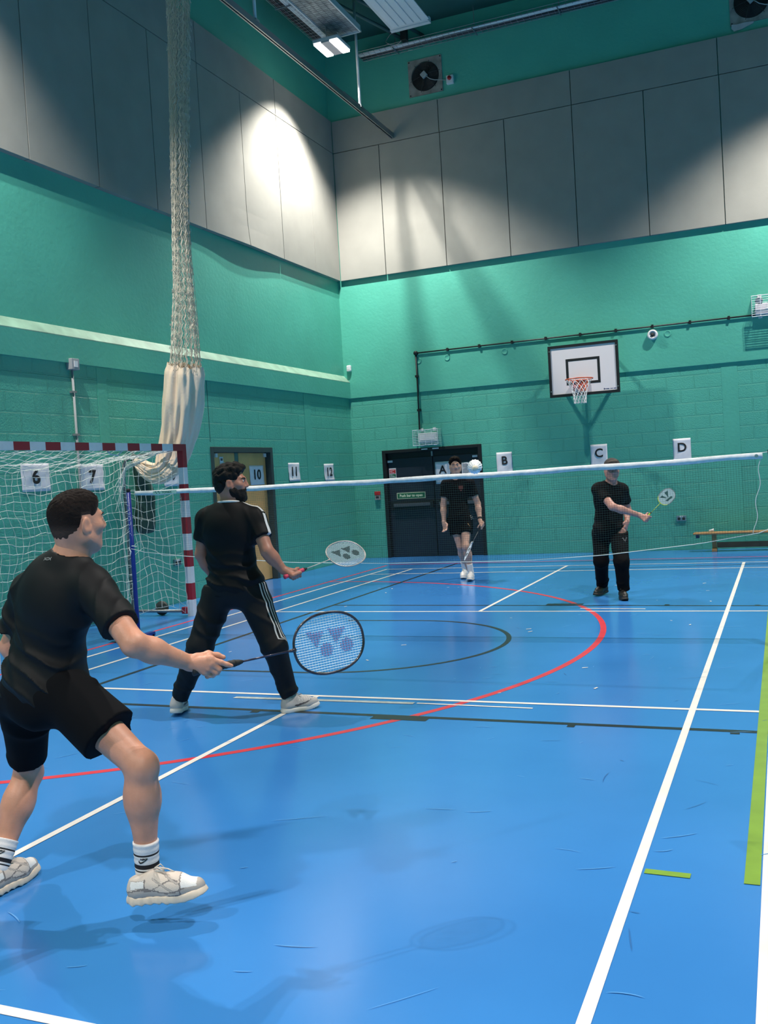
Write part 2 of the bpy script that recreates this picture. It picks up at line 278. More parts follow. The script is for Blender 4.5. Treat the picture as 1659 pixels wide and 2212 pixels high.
def notice(name, s, o, u, w, W, H, label, grp, size, curl=0., bold=.006, sx=1., lift=.0105, ty=0., ph=0.):
    t = thing(name, label, 'paper sign', o, grp); link('sheet', *sheet(name, o, u, w, W, H, 8, curl, ph=ph), paper, t, True)
    for i, ch in enumerate(s): text('printed_number' if s.isdigit() else 'printed_letter', ch, size, V(*o)+V(*w)*ty+V(*u)*(i-(len(s)-1)/2)*size*.56*sx, u, w, ink, t, bold, sx, lift)
    return t
uL, uB, up = (0, 1, 0), (1, 0, 0), (0, 0, 1)
# on the left wall u = +y is to the viewer's right, and u x up points into the hall
GL = 'numbered sheets on the left wall'
for s, y, z, x, lab, c in (('6', .275, 1.765, XW, 'white landscape sheet printed 6 behind the goal netting', .004), ('7', 1.215, 1.745, XW, 'white landscape sheet printed 7 behind the goal netting beside the grey conduit', .004),
        ('9', 2.885, 1.745, XW, 'white sheet printed 9, half hidden by the red and white goal post', .004), ('10', 5.28, 1.695, XW-.09, 'white sheet printed 10 on the wooden double door', .012),
        ('11', 6.385, 1.72, XW, 'white sheet printed 11 on the green wall right of the wooden door', .02), ('12', 7.745, 1.69, XW, 'white sheet printed 12 on the green wall nearest the corner', .02)):
    W = .44 if y < 6 else .40
    notice('paper_sign', s, (x, y, z), uL, up, W, .31, lab, GL, .215, c, sx=1.25 if len(s) < 2 else 1.1, ph=y)
GB = 'lettered sheets on the far wall'
for s, x, z, y, lab in (('A', -2.715, 1.56, YW+.08, 'white portrait sheet printed A on the dark double door'), ('B', -1.50, 1.655, YW, 'white portrait sheet printed B just right of the dark door'),
        ('C', .20, 1.68, YW, 'white portrait sheet printed C behind the player in the cap'), ('D', 1.59, 1.685, YW, 'white portrait sheet printed D furthest right on the far wall')):
    notice('paper_sign', s, (x, y, z), uB, up, .29, .415, lab, GB, .21, .004, bold=.004, ty=.05, ph=x)
def lines_paper(name, o, u, W, H, label, rows, cat='notice'):
    t = thing(name, label, cat, o); link('sheet', *sheet(name, o, u, up, W, H, 8, .0), paper, t, True); mb = MB(); n = np.cross(u, up); u_ = V(*u)
    for k in range(rows): z = H*.42-k*H*.84/rows; ww = W*(.2+.2*((k*7) % 5)/5); c = V(*o)+u_*(-W*.42+ww)+V(0, 0, z)+n*.0095; mb.obox(c, (u_, V(0, 0, 1), n), (ww, .004, .0004))
    mb.build('printed_text', M('grey_ink', (.12, .12, .13), .8), t); return t
lines_paper('notice', (-2.235, YW+.08, 1.58), uB, .21, .30, 'white printed notice on the dark door behind the shuttlecock', 12)
lines_paper('notice', (XW-.09, 4.36, 1.755), uL, .30, .30, 'white printed notice behind the head of the bearded player', 9)
t = thing('notice', 'small white square notice high on the left of the wooden door', 'notice', (XW-.09, 4.26, 1.945)); link('sheet', *sheet('n', (XW-.09, 4.26, 1.945), uL, up, .10, .09, 6), paper, t, True)
MB().box((XW-.081, 4.235, 1.93), (XW-.0795, 4.285, 1.965)).build('symbol', M('grey_ink2', (.1, .1, .1), .8), t)
# fire action sign
t = thing('fire_action_sign', 'small red, white and green fire notice high on the dark door', 'sign', (-3.725, YW+.075, 1.59)); MB().box((-3.795, YW+.073, 1.475), (-3.655, YW+.08, 1.70)).build('sign_board', white, t)
for z0, z1, m_ in ((1.60, 1.675, red), (1.52, 1.588, green), (1.483, 1.513, red)): MB().box((-3.787, YW+.071, z0), (-3.663, YW+.073, z1)).build('printed_panel', m_, t)
mb = MB()
for z in (1.655, 1.635, 1.615, 1.572, 1.553, 1.535, 1.498): mb.box((-3.775, YW+.070, z-.003), (-3.70+.03*sin(z*99), YW+.071, z+.003))
mb.build('printed_text', paper, t)
t = thing('push_bar_sign', 'green and cream sign reading Push bar to open on the dark door', 'sign', (-3.375, YW+.075, 1.165)); MB().box((-3.665, YW+.072, 1.105), (-3.085, YW+.08, 1.225)).build('sign_board', M('cream_sign', (.55, .60, .40), .6), t)
MB().box((-3.65, YW+.0705, 1.118), (-3.10, YW+.072, 1.212)).build('green_field', green, t); text('lettering', 'Push bar to open', .066, (-3.375, YW+.0704, 1.165), uB, up, M('cream_letters', (.70, .75, .55), .6), t, .0025, 1.02, .0004)
# call point, sockets, sensors, plates
t = thing('fire_call_point', 'red fire alarm call point on the wall left of the dark door', 'alarm', (-4.02, YW, 1.2)); MB().box((-4.075, YW-.055, 1.205), (-3.965, YW, 1.275)).build('housing', red, t, bevel=.006)
MB().box((-4.07, YW-.05, 1.115), (-3.97, YW, 1.203)).build('glass_front', M('clear_cover', (.35, .30, .30), .2), t, bevel=.004); MB().box((-4.05, YW-.054, 1.15), (-3.99, YW-.05, 1.185)).build('press_label', ink, t)
def socket(o, u, lab, two=True):
    o = V(*o); u = V(*u); n = np.cross(u, V(0, 0, 1)); t = thing('wall_socket', lab, 'socket', o, 'double wall sockets'); A = (u, V(0, 0, 1), n)
    MB().obox(o+n*.012, A, (.078, .045, .012)).build('face_plate', steel, t, bevel=.003)
    for s in (-1, 1):
        MB().obox(o+u*s*.038+n*.025-V(0, 0, .008), A, (.022, .022, .002)).build('outlet', ink, t); MB().obox(o+u*s*.015+n*.026+V(0, 0, .028), A, (.008, .012, .003)).build('rocker_switch', white, t)
socket((1.525, YW, .545), uB, 'steel double socket low on the far wall below sheet D'); socket((XW, 2.83, .555), uL, 'steel double socket low on the left wall behind the goal')
t = thing('motion_sensor', 'small white motion sensor high in the corner of the far wall', 'sensor', (-4.445, YW-.03, 3.655)); MB().box((-4.49, YW-.09, 3.60), (-4.40, YW-.026, 3.72)).build('housing', white, t, bevel=.02); MB().box((-4.475, YW-.096, 3.61), (-4.415, YW-.09, 3.655)).build('lens', M('sensor_lens', (.6, .6, .6), .2), t, bevel=.003)
t = thing('beam_detector', 'round white detector on the far wall above the backboard', 'sensor', (1.21, YW, 3.67)); MB().lathe((1.21, YW-.02, 3.67), (0, -1, 0), [(.085, 0), (.085, .06), (.075, .08), (.05, .08), (.05, .06), (.0, .06)], 24).build('housing', white, t, True); MB().lathe((1.21, YW-.08, 3.67), (0, -1, 0), [(.03, 0), (.028, .03), (.0, .035)], 16).build('lens', dark, t, True)
t = thing('junction_box', 'grey junction box at the top of a conduit on the left wall', 'electrical box', (XW, .965, 3.075)); MB().box((XW, .90, 3.005), (XW+.09, 1.03, 3.135)).build('box', M('pale_grey_plastic', (.38, .38, .40), .5), t, bevel=.006); MB().box((XW+.09, .935, 3.035), (XW+.098, .995, 3.105)).build('label', white, t)
t = thing('conduit', 'grey conduit running down the left wall below the junction box', 'pipe', (XW, .965, .3)); MB().tube([(XW+.03, .965, .3), (XW+.03, .965, 3.005)], .014).build('pipe', M('conduit_grey', (.30, .32, .34), .5), t, True)
for z in (2.75, 2.25, 1.4): MB().box((XW, .93, z-.012), (XW+.048, 1.0, z+.012)).build('saddle_clip', grey, t)
t = thing('conduit', 'thin black conduit running along the far wall and down to the door light', 'pipe', (-3.07, YW, 3.81))
MB().tube([(-3.07, YW-.05, 3.81), (3.0, YW-.05, 3.81)], .013).tube([(-3.07, YW-.05, 3.81), (-3.07, YW-.055, 3.1), (-3.08, YW-.055, 2.38)], .016).build('pipe', blk, t, True)
MB().lathe((-3.07, YW-.027, 3.81), (0, -1, 0), [(.04, 0), (.04, .045), (.034, .053)], 20).build('corner_box', blk, t, True)
for x in np.arange(-2.45, 2.7, .61): MB().box((x-.018, YW-.07, 3.785), (x+.018, YW-.027, 3.84)).build('saddle_clip', blk, t)
for z in (3.38, 2.75): MB().box((-3.10, YW-.08, z-.02), (-3.04, YW-.031 if z > 3.1 else YW-.001, z+.02)).build('saddle_clip', blk, t)
# emergency lights in wire cages
def caged(x0, x1, z0, z1, lab, twin):
    c = ((x0+x1)/2, YW, (z0+z1)/2); t = thing('caged_light', lab, 'light', c, 'wire caged wall lights'); yb = YW-.002 if z0 < 3 else YW-.026; f = yb-.20; wm = M('white_wire', (.75, .76, .78), .4)
    if twin:
        MB().box((x0+.05, yb-.10, z0+.04), (x1-.03, yb, z0+.22)).build('lamp_body', M('lamp_body_white', (.66, .60, .64), .5), t, bevel=.01)
        for x in (x0+.12, x0+.38): MB().lathe((x, yb-.06, z0+.275), (-.2, -.8, -.4), [(.02, -.04), (.055, 0), (.06, .05), (.05, .055)], 18).build('lamp_head', grey, t, True)
        mb = MB(); mb.obox((x0+.245, yb-.104, z0+.15), ((1, 0, -.3), (.3, 0, 1), (0, 1, 0)), (.03, .06, .002)); mb.build('running_man_label', white, t)
    else:
        MB().box((x0+.06, yb-.09, z0+.05), (x1-.06, yb, z1-.05)).build('lamp_body', M('diffuser_white', (.62, .66, .64), .35), t, bevel=.015)
        MB().box((x0+.10, yb-.096, z0+.09), (x1-.10, yb-.09, z1-.09)).build('diffuser', white, t)
    mb = MB(); r = .004
    for k in range(10): z = z0+(z1-z0)*k/9; mb.tube([(x0, yb, z), (x0, f, z), (x1, f, z), (x1, yb, z)], r, 6)
    for k in range(5): x = x0+(x1-x0)*k/4; mb.tube([(x, yb, z0), (x, f, z0), (x, f, z1), (x, yb, z1)], r, 6)
    mb.tube([(x0, f, z0), (x1, f, z0), (x1, f, z1), (x0, f, z1)], .008, 6, True); mb.build('wire_cage', wm, t)
    for x in (x0+.12, x1-.12):
        for z, s in ((z1, 1), (z0, -1)): MB().box((x-.03, yb-.02, z-.01), (x+.03, yb, z+.04) if s > 0 else (x+.03, yb, z+.01)).build('fixing_lug', white, t)
caged(-3.17, -2.68, 2.09, 2.37, 'white wire caged wall light above the dark double door', False)
caged(2.79, 3.32, 3.76, 4.09, 'white wire caged twin lamp at the right edge high on the far wall', True)
# ================= extractor fans =================
platem = M('grimy_fan_plate', (.27, .255, .23), .7, var=.3, vs=7); foam = M('torn_filler', (.46, .44, .45), .9, var=.1)
def fan(x, z, lab):
    t = thing('extractor_fan', lab, 'fan', (x, YW-.026, z), 'extractor fans high on the far wall'); y = YW-.026
    mb = MB(); n = 40; R_ = .265; h = .325; vs = []
    for yy in (y-.02, y-.001):
        for k in range(n): a = 2*pi*k/n; c_, s_ = cos(a), sin(a); q_ = h/max(abs(c_), abs(s_)); vs += [(x+R_*c_, yy, z+R_*s_), (x+q_*c_, yy, z+q_*s_)]
    fs = []
    for k in range(n): a, b_ = 2*k, 2*((k+1) % n); fs += [(a, b_, b_+1, a+1), (2*n+a+1, 2*n+b_+1, 2*n+b_, 2*n+a), (a+1, b_+1, 2*n+b_+1, 2*n+a+1), (b_, a, 2*n+a, 2*n+b_)]
    mb.add(vs, fs).build('mount_plate', platem, t)
    MB().lathe((x, y, z), (0, -1, 0), [(.262, -.0), (.262, .004), (.0, .004)], 40).build('dark_throat', blk, t)
    for k in range(5):
        a = 2*pi*k/5+.3; mb = MB(); ra = V(cos(a), 0, sin(a)); ta = V(-sin(a), 0, cos(a)); P = V(x, y-.02, z)
        vs = [P+ra*r+ta*w*s_+V(0, -.012*s_+d, 0) for d in (0, .004) for r, w in ((.07, .04), (.15, .075), (.24, .09)) for s_ in (-1, 1)]
        mb.add(vs, [(0, 1, 3, 2), (2, 3, 5, 4), (7, 6, 8, 9), (9, 8, 10, 11), (0, 2, 8, 6), (2, 4, 10, 8), (1, 7, 9, 3), (3, 9, 11, 5), (4, 5, 11, 10), (0, 6, 7, 1)]); mb.build('fan_blade', M('blade_black', (.014, .013, .014), .6), t)
    mb = MB(); gm = M('grille_wire', (.035, .035, .035), .5)
    for k in range(9): r = .08+k*.022; mb.tube([(x+r*cos(a), y-.075+.03*(r/.26)**2, z+r*sin(a)) for a in np.linspace(0, 2*pi, 33)[:-1]], .0022, 4, True)
    for k in range(6): a = 2*pi*k/6+.2; mb.tube([(x+r*cos(a), y-.08+.06*(r/.29)**3, z+r*sin(a)) for r in np.linspace(.05, .29, 8)], .004, 5)
    mb.build('grille', gm, t)
    MB().obox((x, y-.09, z), ((1, 0, .7), (-.7, 0, 1), (0, 1, 0)), (.052, .05, .03)).build('motor_box', M('motor_box', (.36, .38, .38), .5), t, bevel=.008)
    for a in (-1, 1):
        for b_ in (-1, 1): MB().lathe((x+a*.3, y-.018, z+b_*.3), (0, -1, 0), [(.014, 0), (.012, .01)], 8).build('screw', dark, t)
    MB().tube([(x+.04, y-.10, z-.03), (x+.12, y-.10, z-.10), (x+.2, y-.07, z-.125), (x+.3, y-.03, z-.13), (x+.42, y-.02, z-.16)], .008, 6).build('cable', M('grey_cable', (.36, .38, .38), .5), t, True)
    return t
fan(-2.575, 8.795, 'black extractor fan in a grimy square plate high above the door')
t = fan(2.985, 8.80, 'black extractor fan in the top right corner with torn filler beneath')
mb = MB(); P = [(2.68, 8.49), (2.75, 8.475), (2.85, 8.48), (2.95, 8.475), (3.02, 8.465), (3.0, 8.44), (2.9, 8.41), (2.83, 8.385), (2.75, 8.38), (2.71, 8.375), (2.70, 8.40), (2.675, 8.425)]
mb.prism([(a-2.985, b_-8.8) for a, b_ in P], (2.985, YW-.026, 8.8), (1, 0, 0), (0, 0, 1), .02, .035).build('filler_patch', foam, t)
for x in (-2.10, 3.46):
    t = thing('isolator_switch', 'white isolator with a red knob beside the extractor fan above the door' if x < 0 else 'white isolator with a red knob beside the top right extractor fan', 'switch', (x, YW-.026, 8.63), 'fan isolators'); y = YW-.026
    MB().box((x-.065, y-.07, 8.55), (x+.065, y, 8.70)).build('box', white, t, bevel=.008); MB().lathe((x, y-.07, 8.645), (0, -1, 0), [(.038, 0), (.034, .03), (0, .032)], 18).build('knob', red, t, True)
# ================= ceiling fixtures =================
glow = M('lit_tube', (1, 1, 1), .4, emit=(1, .95, .88, 14)); wmet = M('white_enamel', (.55, .58, .60), .5)
def lamp(x, y, lab):
    t = thing('high_bay_light', lab, 'ceiling light', (x, y, LAMP_Z), 'high bay lights'); z = LAMP_Z
    MB().box((x-.225, y-.26, z), (x+.225, y+.26, z+.06)).build('housing', wmet, t, bevel=.01); MB().box((x-.075, y-.26, z-.025), (x+.075, y+.26, z)).build('gear_tray', M('gear_grey', (.45, .43, .45), .5), t)
    for s in (-.15, .15): MB().box((x+s-.065, y-.255, z-.035), (x+s+.065, y+.255, z)).build('lamp_tube', glow, t, bevel=.012)
    for s in (-.2, .2): MB().tube([(x, y+s, z+.06), (x, y+s, 8.985 if x < -3 and y > 0 else ZC-.01)], .006, 6).build('suspension_rod', grey, t)
    return t
lamp(LAMP_X[0], LAMP_Y[0], 'lit white high bay light hanging near the corner of the ceiling')
for i, x in enumerate(LAMP_X[:2]):
    for k, y in enumerate(LAMP_Y[:2]):
        if i or k: lamp(x, y, 'lit high bay light over the '+('right half of the far court' if k == 0 else 'left side of the near court' if i == 0 else 'right side of the near court'))
t = thing('radiant_heater', 'long white ribbed heating panel hung from the ceiling', 'heater', (-2.25, 5, 8.95)); z = 8.98
MB().box((-2.585, 1.2, z), (-1.915, 7.25, z+.05)).build('panel', wmet, t)
for k in range(5): x = -2.585+.052+k*.1335; MB().box((x, 1.2, z-.012), (x+.115 if k < 5 else x, 7.12, z)).build('rib', M('heater_white', (.62, .66, .70), .45), t, bevel=.006)
MB().box((-2.60, 7.19, z-.02), (-1.90, 7.27, z+.07)).build('end_cap', wmet, t)
for x in (-2.45, -2.05):
    for y in (6.6, 3.5): MB().tube([(x, y, z+.05), (x, y, ZC)], .006, 6).build('hanger', dark, t)
t = thing('ceiling_tray_light', 'long unlit wire fronted fitting behind the lit lamp', 'ceiling light', (-3.35, 5, 9.0)); z = 9.0
MB().box((-3.63, 1.2, z+.015), (-3.06, 7.02, z+.10)).build('housing', wmet, t); MB().box((-3.60, 1.22, z+.010), (-3.09, 6.99, z+.016)).build('reflector', M('dull_reflector', (.30, .33, .34), .4, .3, var=.45, vs=11), t)
MB().box((-3.64, 1.2, z-.01), (-3.615, 7.03, z+.02)).box((-3.075, 1.2, z-.01), (-3.05, 7.03, z+.02)).box((-3.64, 7.01, z-.01), (-3.05, 7.035, z+.02)).build('rim', wmet, t)
mb = MB()
for k in range(6): x = -3.59+k*.1; mb.tube([(x, 1.2, z), (x, 7.0, z)], .003, 4)
for k in range(96): y = 1.2+k*.06; mb.tube([(-3.62, y, z), (-3.07, y, z)], .0025, 4)
mb.build('wire_guard', M('guard_wire', (.10, .11, .12), .5), t)
MB().tube([(-3.42, 6.85, 9.0), (-3.38, 6.9, 8.93), (-3.40, 6.95, 8.86), (-3.44, 6.9, 8.84)], .006, 6).build('supply_cable', white, t, True)
for y in (6.5, 3): MB().tube([(-3.35, y, z+.10), (-3.35, y, ZC)], .012, 6).build('hanger', grey, t)
# roof pipes + black bracket near the corner
t = thing('roof_pipe', 'pair of dull pipes under the ceiling near the corner', 'pipe', (-3.0, 7.9, 9.5)); 
for dx in (0, .35): MB().tube([(-3.5+dx, 6.9, 9.55), (-2.9+dx, 8.75, 9.5)], .03, 8).build('pipe', M('pipe_teal', (.05, .11, .11), .6), t, True)
t = thing('roof_bracket', 'small black bracket with looped cable under the ceiling', 'bracket', (-2.78, 8.35, 9.55)); MB().box((-2.83, 8.3, 9.30), (-2.72, 8.42, ZC)).build('bracket', blk, t, bevel=.005)
MB().tube([(-2.83+.18*cos(a)-.12, 8.35+.03*sin(3*a), 9.38+.10*sin(a)) for a in np.linspace(0, 5.5, 24)], .007, 5).build('cable', grey, t)
# cable trays
cabw, cabd = M('white_cable', (.80, .80, .80), .6), M('dark_cable', (.05, .045, .05), .6)
def tray(lab, P0, P1, side):   # wire basket from P0 to P1
    P0, P1 = V(*P0), V(*P1); d = nz(P1-P0); s = V(*side); Ln = np.linalg.norm(P1-P0); t = thing('cable_tray', lab, 'cable tray', P0, 'wire cable trays'); mb = MB()
    for a, h in ((-.15, .06), (-.15, 0), (-.05, 0), (.05, 0), (.15, 0), (.15, .06)): mb.tube([P0+s*a+V(0, 0, h), P1+s*a+V(0, 0, h)], .004, 4)
    for k in range(int(Ln/.11)): c = P0+d*(k*.11); mb.tube([c-s*.15+V(0, 0, .06), c-s*.15, c+s*.15, c+s*.15+V(0, 0, .06)], .0035, 4)
    mb.build('wire_basket', grey, t)
    for k in range(9):
        a = -.12+k*.028; off = rng.random(3); w = k >= 6; pts = [P0+d*x+s*(a+.008*sin(x*1.3+k*2))+V(0, 0, .022+.012*sin(x*.9+k)) for x in np.linspace(0, Ln, int(Ln/.35)+2)]
        MB().tube(pts, .020 if w else .012, 6).build('cable', cabw if w else cabd, t, True)
    for k in range(int(Ln/1.5)): c = P0+d*(k*1.5+.7); MB().tube([c-s*.16+V(0, 0, -.012), c+s*.16+V(0, 0, -.012)], .012, 6).tube([c+V(0, 0, -.01), c+V(0, 0, ZC-.01-P0[2])], .006, 6).build('support_bracket', grey, t)
    return t
tray('wire cable tray with cables running along the top of the far wall', (-3.75, 8.62, 9.30), (8, 8.62, 9.30), (0, -1, 0))
tray('wire cable tray running along the top of the left wall to the lit lamp', (-4.05, 1, 9.30), (-4.05, 7.9, 9.30), (1, 0, 0))
# ================= divider curtain rail and curtain =================
t = thing('curtain_rail', 'grey curtain rail hung from the ceiling out to the far wall', 'rail', (-3.26, YW, 7.8)); rx = -3.26
mb = MB(); mb.box((rx-.03, -10, 7.86), (rx+.03, YW-.08, 7.875)).box((rx-.03, -10, 7.79), (rx-.024, YW-.08, 7.86)).box((rx+.024, -10, 7.79), (rx+.03, YW-.08, 7.86)).box((rx-.03, -10, 7.785), (rx-.012, YW-.08, 7.79)).box((rx+.012, -10, 7.785), (rx+.03, YW-.08, 7.79)); mb.build('channel', M('rail_grey', (.30, .31, .31), .35, .7), t)
MB().box((rx-.035, YW-.09, 7.74), (rx+.035, YW-.073, 7.90)).build('wall_bracket', dark, t)
MB().box((rx-.036, 6.55, 7.86), (rx+.036, 7.9, 7.885)).build('joint_plate', steel, t)
for y in (7.28, 3.74): MB().tube([(rx, y, 7.87), (rx, y, ZC)], .024, 8).build('hanger_rod', M('rod_white', (.55, .57, .58), .4), t, True); MB().box((rx-.04, y-.05, 7.86), (rx+.04, y+.05, 7.89)).build('rod_foot', steel, t)
cur = thing('divider_curtain', 'gathered cream netting curtain with a canvas skirt hanging beside the goal', 'curtain', (-3.5, 1.8, 2))
PZ = np.array([7.78, 7.3, 5.7, 4.7, 4.07, 3.3, 2.98]); PX = np.interp
def axis(z): return V(PX(z, PZ[::-1], [-3.50, -3.46, -3.40, -3.37, -3.31, -3.26, -3.26]), PX(z, PZ[::-1], [1.85, 1.82, 1.78, 1.76, 1.77, 1.86, 1.88]), z)
def rad(z): return PX(z, [2.9, 3.3, 4.0, 4.7, 5.7, 7.3, 7.8], [.20, .175, .125, .105, .115, .14, .155])
netm = M('cream_net_cord', (.60, .54, .45), .8); mb = MB(); mb2 = MB()
NS = 84
for k in range(NS):
    th = 2*pi*k/NS*1.0; rr = (.35+.65*math.sqrt(((k*37) % NS)/NS)); pts = []; zs = np.arange(2.90, 7.78, .055)
    for i, z in enumerate(zs):
        a = th+.30*((z-2.9)/4.9)*2+.10*sin(z*2.1+k); r = rad(z)*rr*(1+.06*sin(z*3+k*1.7)); zig = .010*(1 if i % 2 else -1); c = axis(z); fl = 1+(.5 if z < 3.6 and k % 7 == 0 else 0)*max(0, (3.6-z))
        pts.append(c+V(cos(a)*r*fl-sin(a)*zig, sin(a)*r*fl+cos(a)*zig, 0))
    mb.tube(pts, .0031, 3, cap=False)
for k in range(900):   # knots and loose loops of the mesh
    z = 2.92+4.85*rng.random(); a = 2*pi*rng.random(); r = rad(z)*(.75+.3*rng.random()); c = axis(z); P = c+V(cos(a)*r, sin(a)*r, 0); e = V(-sin(a), cos(a), 0)
    mb2.tube([P-e*.03+V(0, 0, .02), P+V(cos(a), sin(a), 0)*.008-V(0, 0, .012), P+e*.03+V(0, 0, .02)], .0026, 3, cap=False)
mb.build('netting', netm, cur); mb2.build('netting_loop', netm, cur)
canv = M('cream_canvas', (.90, .71, .54), .9, bump=.25, bs=40)
pathc = [(-3.50, 1.85, 3.02), (-3.52, 1.86, 2.95), (-3.60, 1.90, 2.6), (-3.72, 1.96, 2.25), (-3.82, 1.97, 2.0), (-3.87, 1.92, 1.86), (-3.93, 1.86, 1.765), (-4.03, 1.84, 1.74), (-4.13, 1.82, 1.79), (-4.22, 1.80, 1.87), (-4.30, 1.80, 1.93)]
radc = [.20, .225, .23, .21, .185, .16, .135, .12, .10, .075, .03]
P = np.array(pathc); s_ = np.r_[0, np.cumsum(np.linalg.norm(np.diff(P, axis=0), axis=1))]; tt = np.linspace(0, s_[-1], 64); P = np.stack([np.interp(tt, s_, P[:, i]) for i in range(3)], 1); Rr = np.interp(tt, s_, radc)
for _ in range(4): P[1:-1] = (P[:-2]+2*P[1:-1]+P[2:])/4
T = np.gradient(P, axis=0); T /= np.linalg.norm(T, axis=1)[:, None]; u = V(1, 0, 0); NV = 120; vs = []
for i in range(64):
    u = nz(u-T[i]*(u@T[i])); w = np.cross(T[i], u); f_i = .16 if i < 40 else .22; tw = tt[i]*1.1
    for k in range(NV):
        a = 2*pi*k/NV; m_ = 1+f_i*(sin(7*a+tw*2+.6*sin(2*a))*.6+sin(12*a-tw*3)*.35+.25*sin(19*a+tw*4)); vs.append(P[i]+Rr[i]*m_*(cos(a)*u+sin(a)*w)+(V(0, 0, .03*abs(sin(5*a))) if i == 0 else 0))
fs = np.array([(i*NV+k, i*NV+(k+1) % NV, (i+1)*NV+(k+1) % NV, (i+1)*NV+k) for i in range(63) for k in range(NV)])
o = link('canvas_skirt', vs, fs, canv, cur, True)
# ================= basketball goal =================
t = thing('basketball_hoop', 'white backboard with black borders and an orange hoop on the far wall', 'basketball hoop', (.07, YW, 3.1)); yb = 8.50
bw = M('backboard_white', (.80, .74, .75), .45); MB().box((-.52, yb, 2.745), (.66, yb+.03, 3.615)).build('backboard', bw, t)
def border(x0, x1, z0, z1, w, y0, y1): return MB().box((x0, y0, z0), (x0+w, y1, z1)).box((x1-w, y0, z0), (x1, y1, z1)).box((x0+w, y0, z0), (x1-w, y1, z0+w)).box((x0+w, y0, z1-w), (x1-w, y1, z1))
border(-.527, .667, 2.738, 3.622, .045, yb-.012, yb+.04).build('edge_border', blk, t); border(-.227, .352, 2.93, 3.375, .042, yb-.002, yb).build('target_rectangle', blk, t)
for x in (-.50, .64):
    for z in (2.84, 3.53): MB().lathe((x, yb-.012, z), (0, -1, 0), [(.011, 0), (.009, .006)], 8).build('bolt', steel, t)
mb = MB()
for k, (x, w) in enumerate(((.42, .035), (.465, .05), (.53, .045), (.585, .04))): mb.box((x-w/2, yb-.001, 2.808-.004*(k % 2)), (x+w/2, yb, 2.818))
mb.box((.40, yb-.001, 2.80), (.412, yb, 2.828)); mb.build('maker_mark', M('navy_print', (.05, .06, .16), .6), t)
org = M('orange_steel', (.62, .09, .03), .4); rc = V(.06, yb-.375, 2.985)
MB().tube([rc+.225*V(cos(a), sin(a), 0) for a in np.linspace(0, 2*pi, 41)[:-1]], .010, 8, True).build('rim', org, t, True)
MB().box((-.03, yb-.15, 2.93), (.15, yb-.14+.01, 2.99)).prism([(0, 0), (.14, 0), (.14, -.17), (.09, -.17)], (.0, yb-.14, 2.99), (0, 1, 0), (0, 0, 1), -.11, -.10).prism([(0, 0), (.14, 0), (.14, -.17), (.09, -.17)], (.0, yb-.14, 2.99), (0, 1, 0), (0, 0, 1), -.02, -.01).box((-.01, yb-.03, 2.80), (.13, yb-.002, 2.99)).build('rim_bracket', org, t)
mb = MB(); nk = 12
for k in range(nk):
    for s in (-1, 1):
        pts = []
        for i in range(13):
            f = i/12; a = 2*pi*(k+s*.5*(i*.55))/nk; r = .215*(1-f)+.10*f-.035*sin(pi*f)*.9; pts.append(rc+V(cos(a)*r, sin(a)*r, -.40*f))
        mb.tube(pts, .0042, 4)
for k in range(nk): a = 2*pi*k/nk; c = rc+V(cos(a)*.10, sin(a)*.10, -.40); mb.lathe(c, (0, 0, 1), [(.003, -.01), (.009, 0), (.003, .01)], 6)
mb.build('hoop_net', M('hoop_net_white', (.72, .70, .70), .8), t)
for x in (-.35, .5): MB().box((x-.025, yb+.03, 2.85), (x+.025, YW-.001, 2.9)).box((x-.025, yb+.03, 3.4), (x+.025, YW-.032, 3.45)).build('support_arm', blk, t)
# ================= bench =================
wood = M('bench_wood', (.40, .215, .085), .4, var=.15, vs=5); t = thing('gym_bench', 'low wooden gym bench against the far wall at the right edge', 'bench', (3.3, 8.5, 0)); x0 = 1.74; x1 = 5.0
MB().box((x0, 8.36, .285), (x1, 8.62, .32)).build('seat_plank', wood, t, bevel=.012)
for x in (2.06, 3.35, 4.65): MB().box((x-.04, 8.40, 0), (x+.04, 8.58, .05)).box((x-.035, 8.46, .05), (x+.035, 8.52, .285)).build('leg', wood, t, bevel=.005)
MB().box((2.1, 8.475, .06), (4.62, 8.505, .15)).build('balance_rail', M('dark_rail_wood', (.20, .10, .05), .5, var=.15), t, bevel=.004)
MB().box((x0+.04, 8.42, .23), (x0+.09, 8.56, .285)).build('hook', M('navy_hook', (.02, .03, .12), .4), t)
t = thing('shuttlecock', 'small white object lying on the gym bench', 'shuttlecock', (2.02, 8.5, .33)); MB().lathe((2.0, 8.5, .345), (1, 0, .1), [(.011, 0), (.026, .06)], 14).build('feather_skirt', white, t); MB().lathe((2.0, 8.5, .345), (-1, 0, -.1), [(.013, 0), (.013, .012), (.005, .022)], 12).build('cork', white, t, True)
# ================= five a side goal =================
gx, g0, g1, gh = -3.54, -1.47, 1.71, 2.08; wp, rp = M('goal_white', (.78, .78, .82), .45, var=.05, vs=10), M('goal_red', (.36, .012, .028), .45)
t = thing('handball_goal', 'red and white striped goal with white netting by the left wall', 'goal', (gx-.4, .12, 0))
def bands(name, P, d, L_, first, w=.2):   # square post with red / white bands, red first
    mb = MB(); s = 0.; k = 0; P = V(*P); d = V(*d); oth = [V(1, 0, 0), V(0, 1, 0) if abs(d[2]) > .5 else V(0, 0, 1)]
    while s < L_-1e-6:
        e = min(L_, s+(first if k == 0 else w)); mb.cm = k % 2; mb.obox(P+d*(s+e)/2, (d, *oth), ((e-s)/2, .04, .04)); s = e; k += 1
    mb.build(name, None, t, mats=[rp, wp])
for y in (g1, g0): bands('post', (gx, y, gh), (0, 0, -1), gh, .28)
bands('crossbar', (gx, g1-.04, gh-.04), (0, -1, 0), g1-g0-.08, .19, .213)
bx = -4.40; mb = MB()
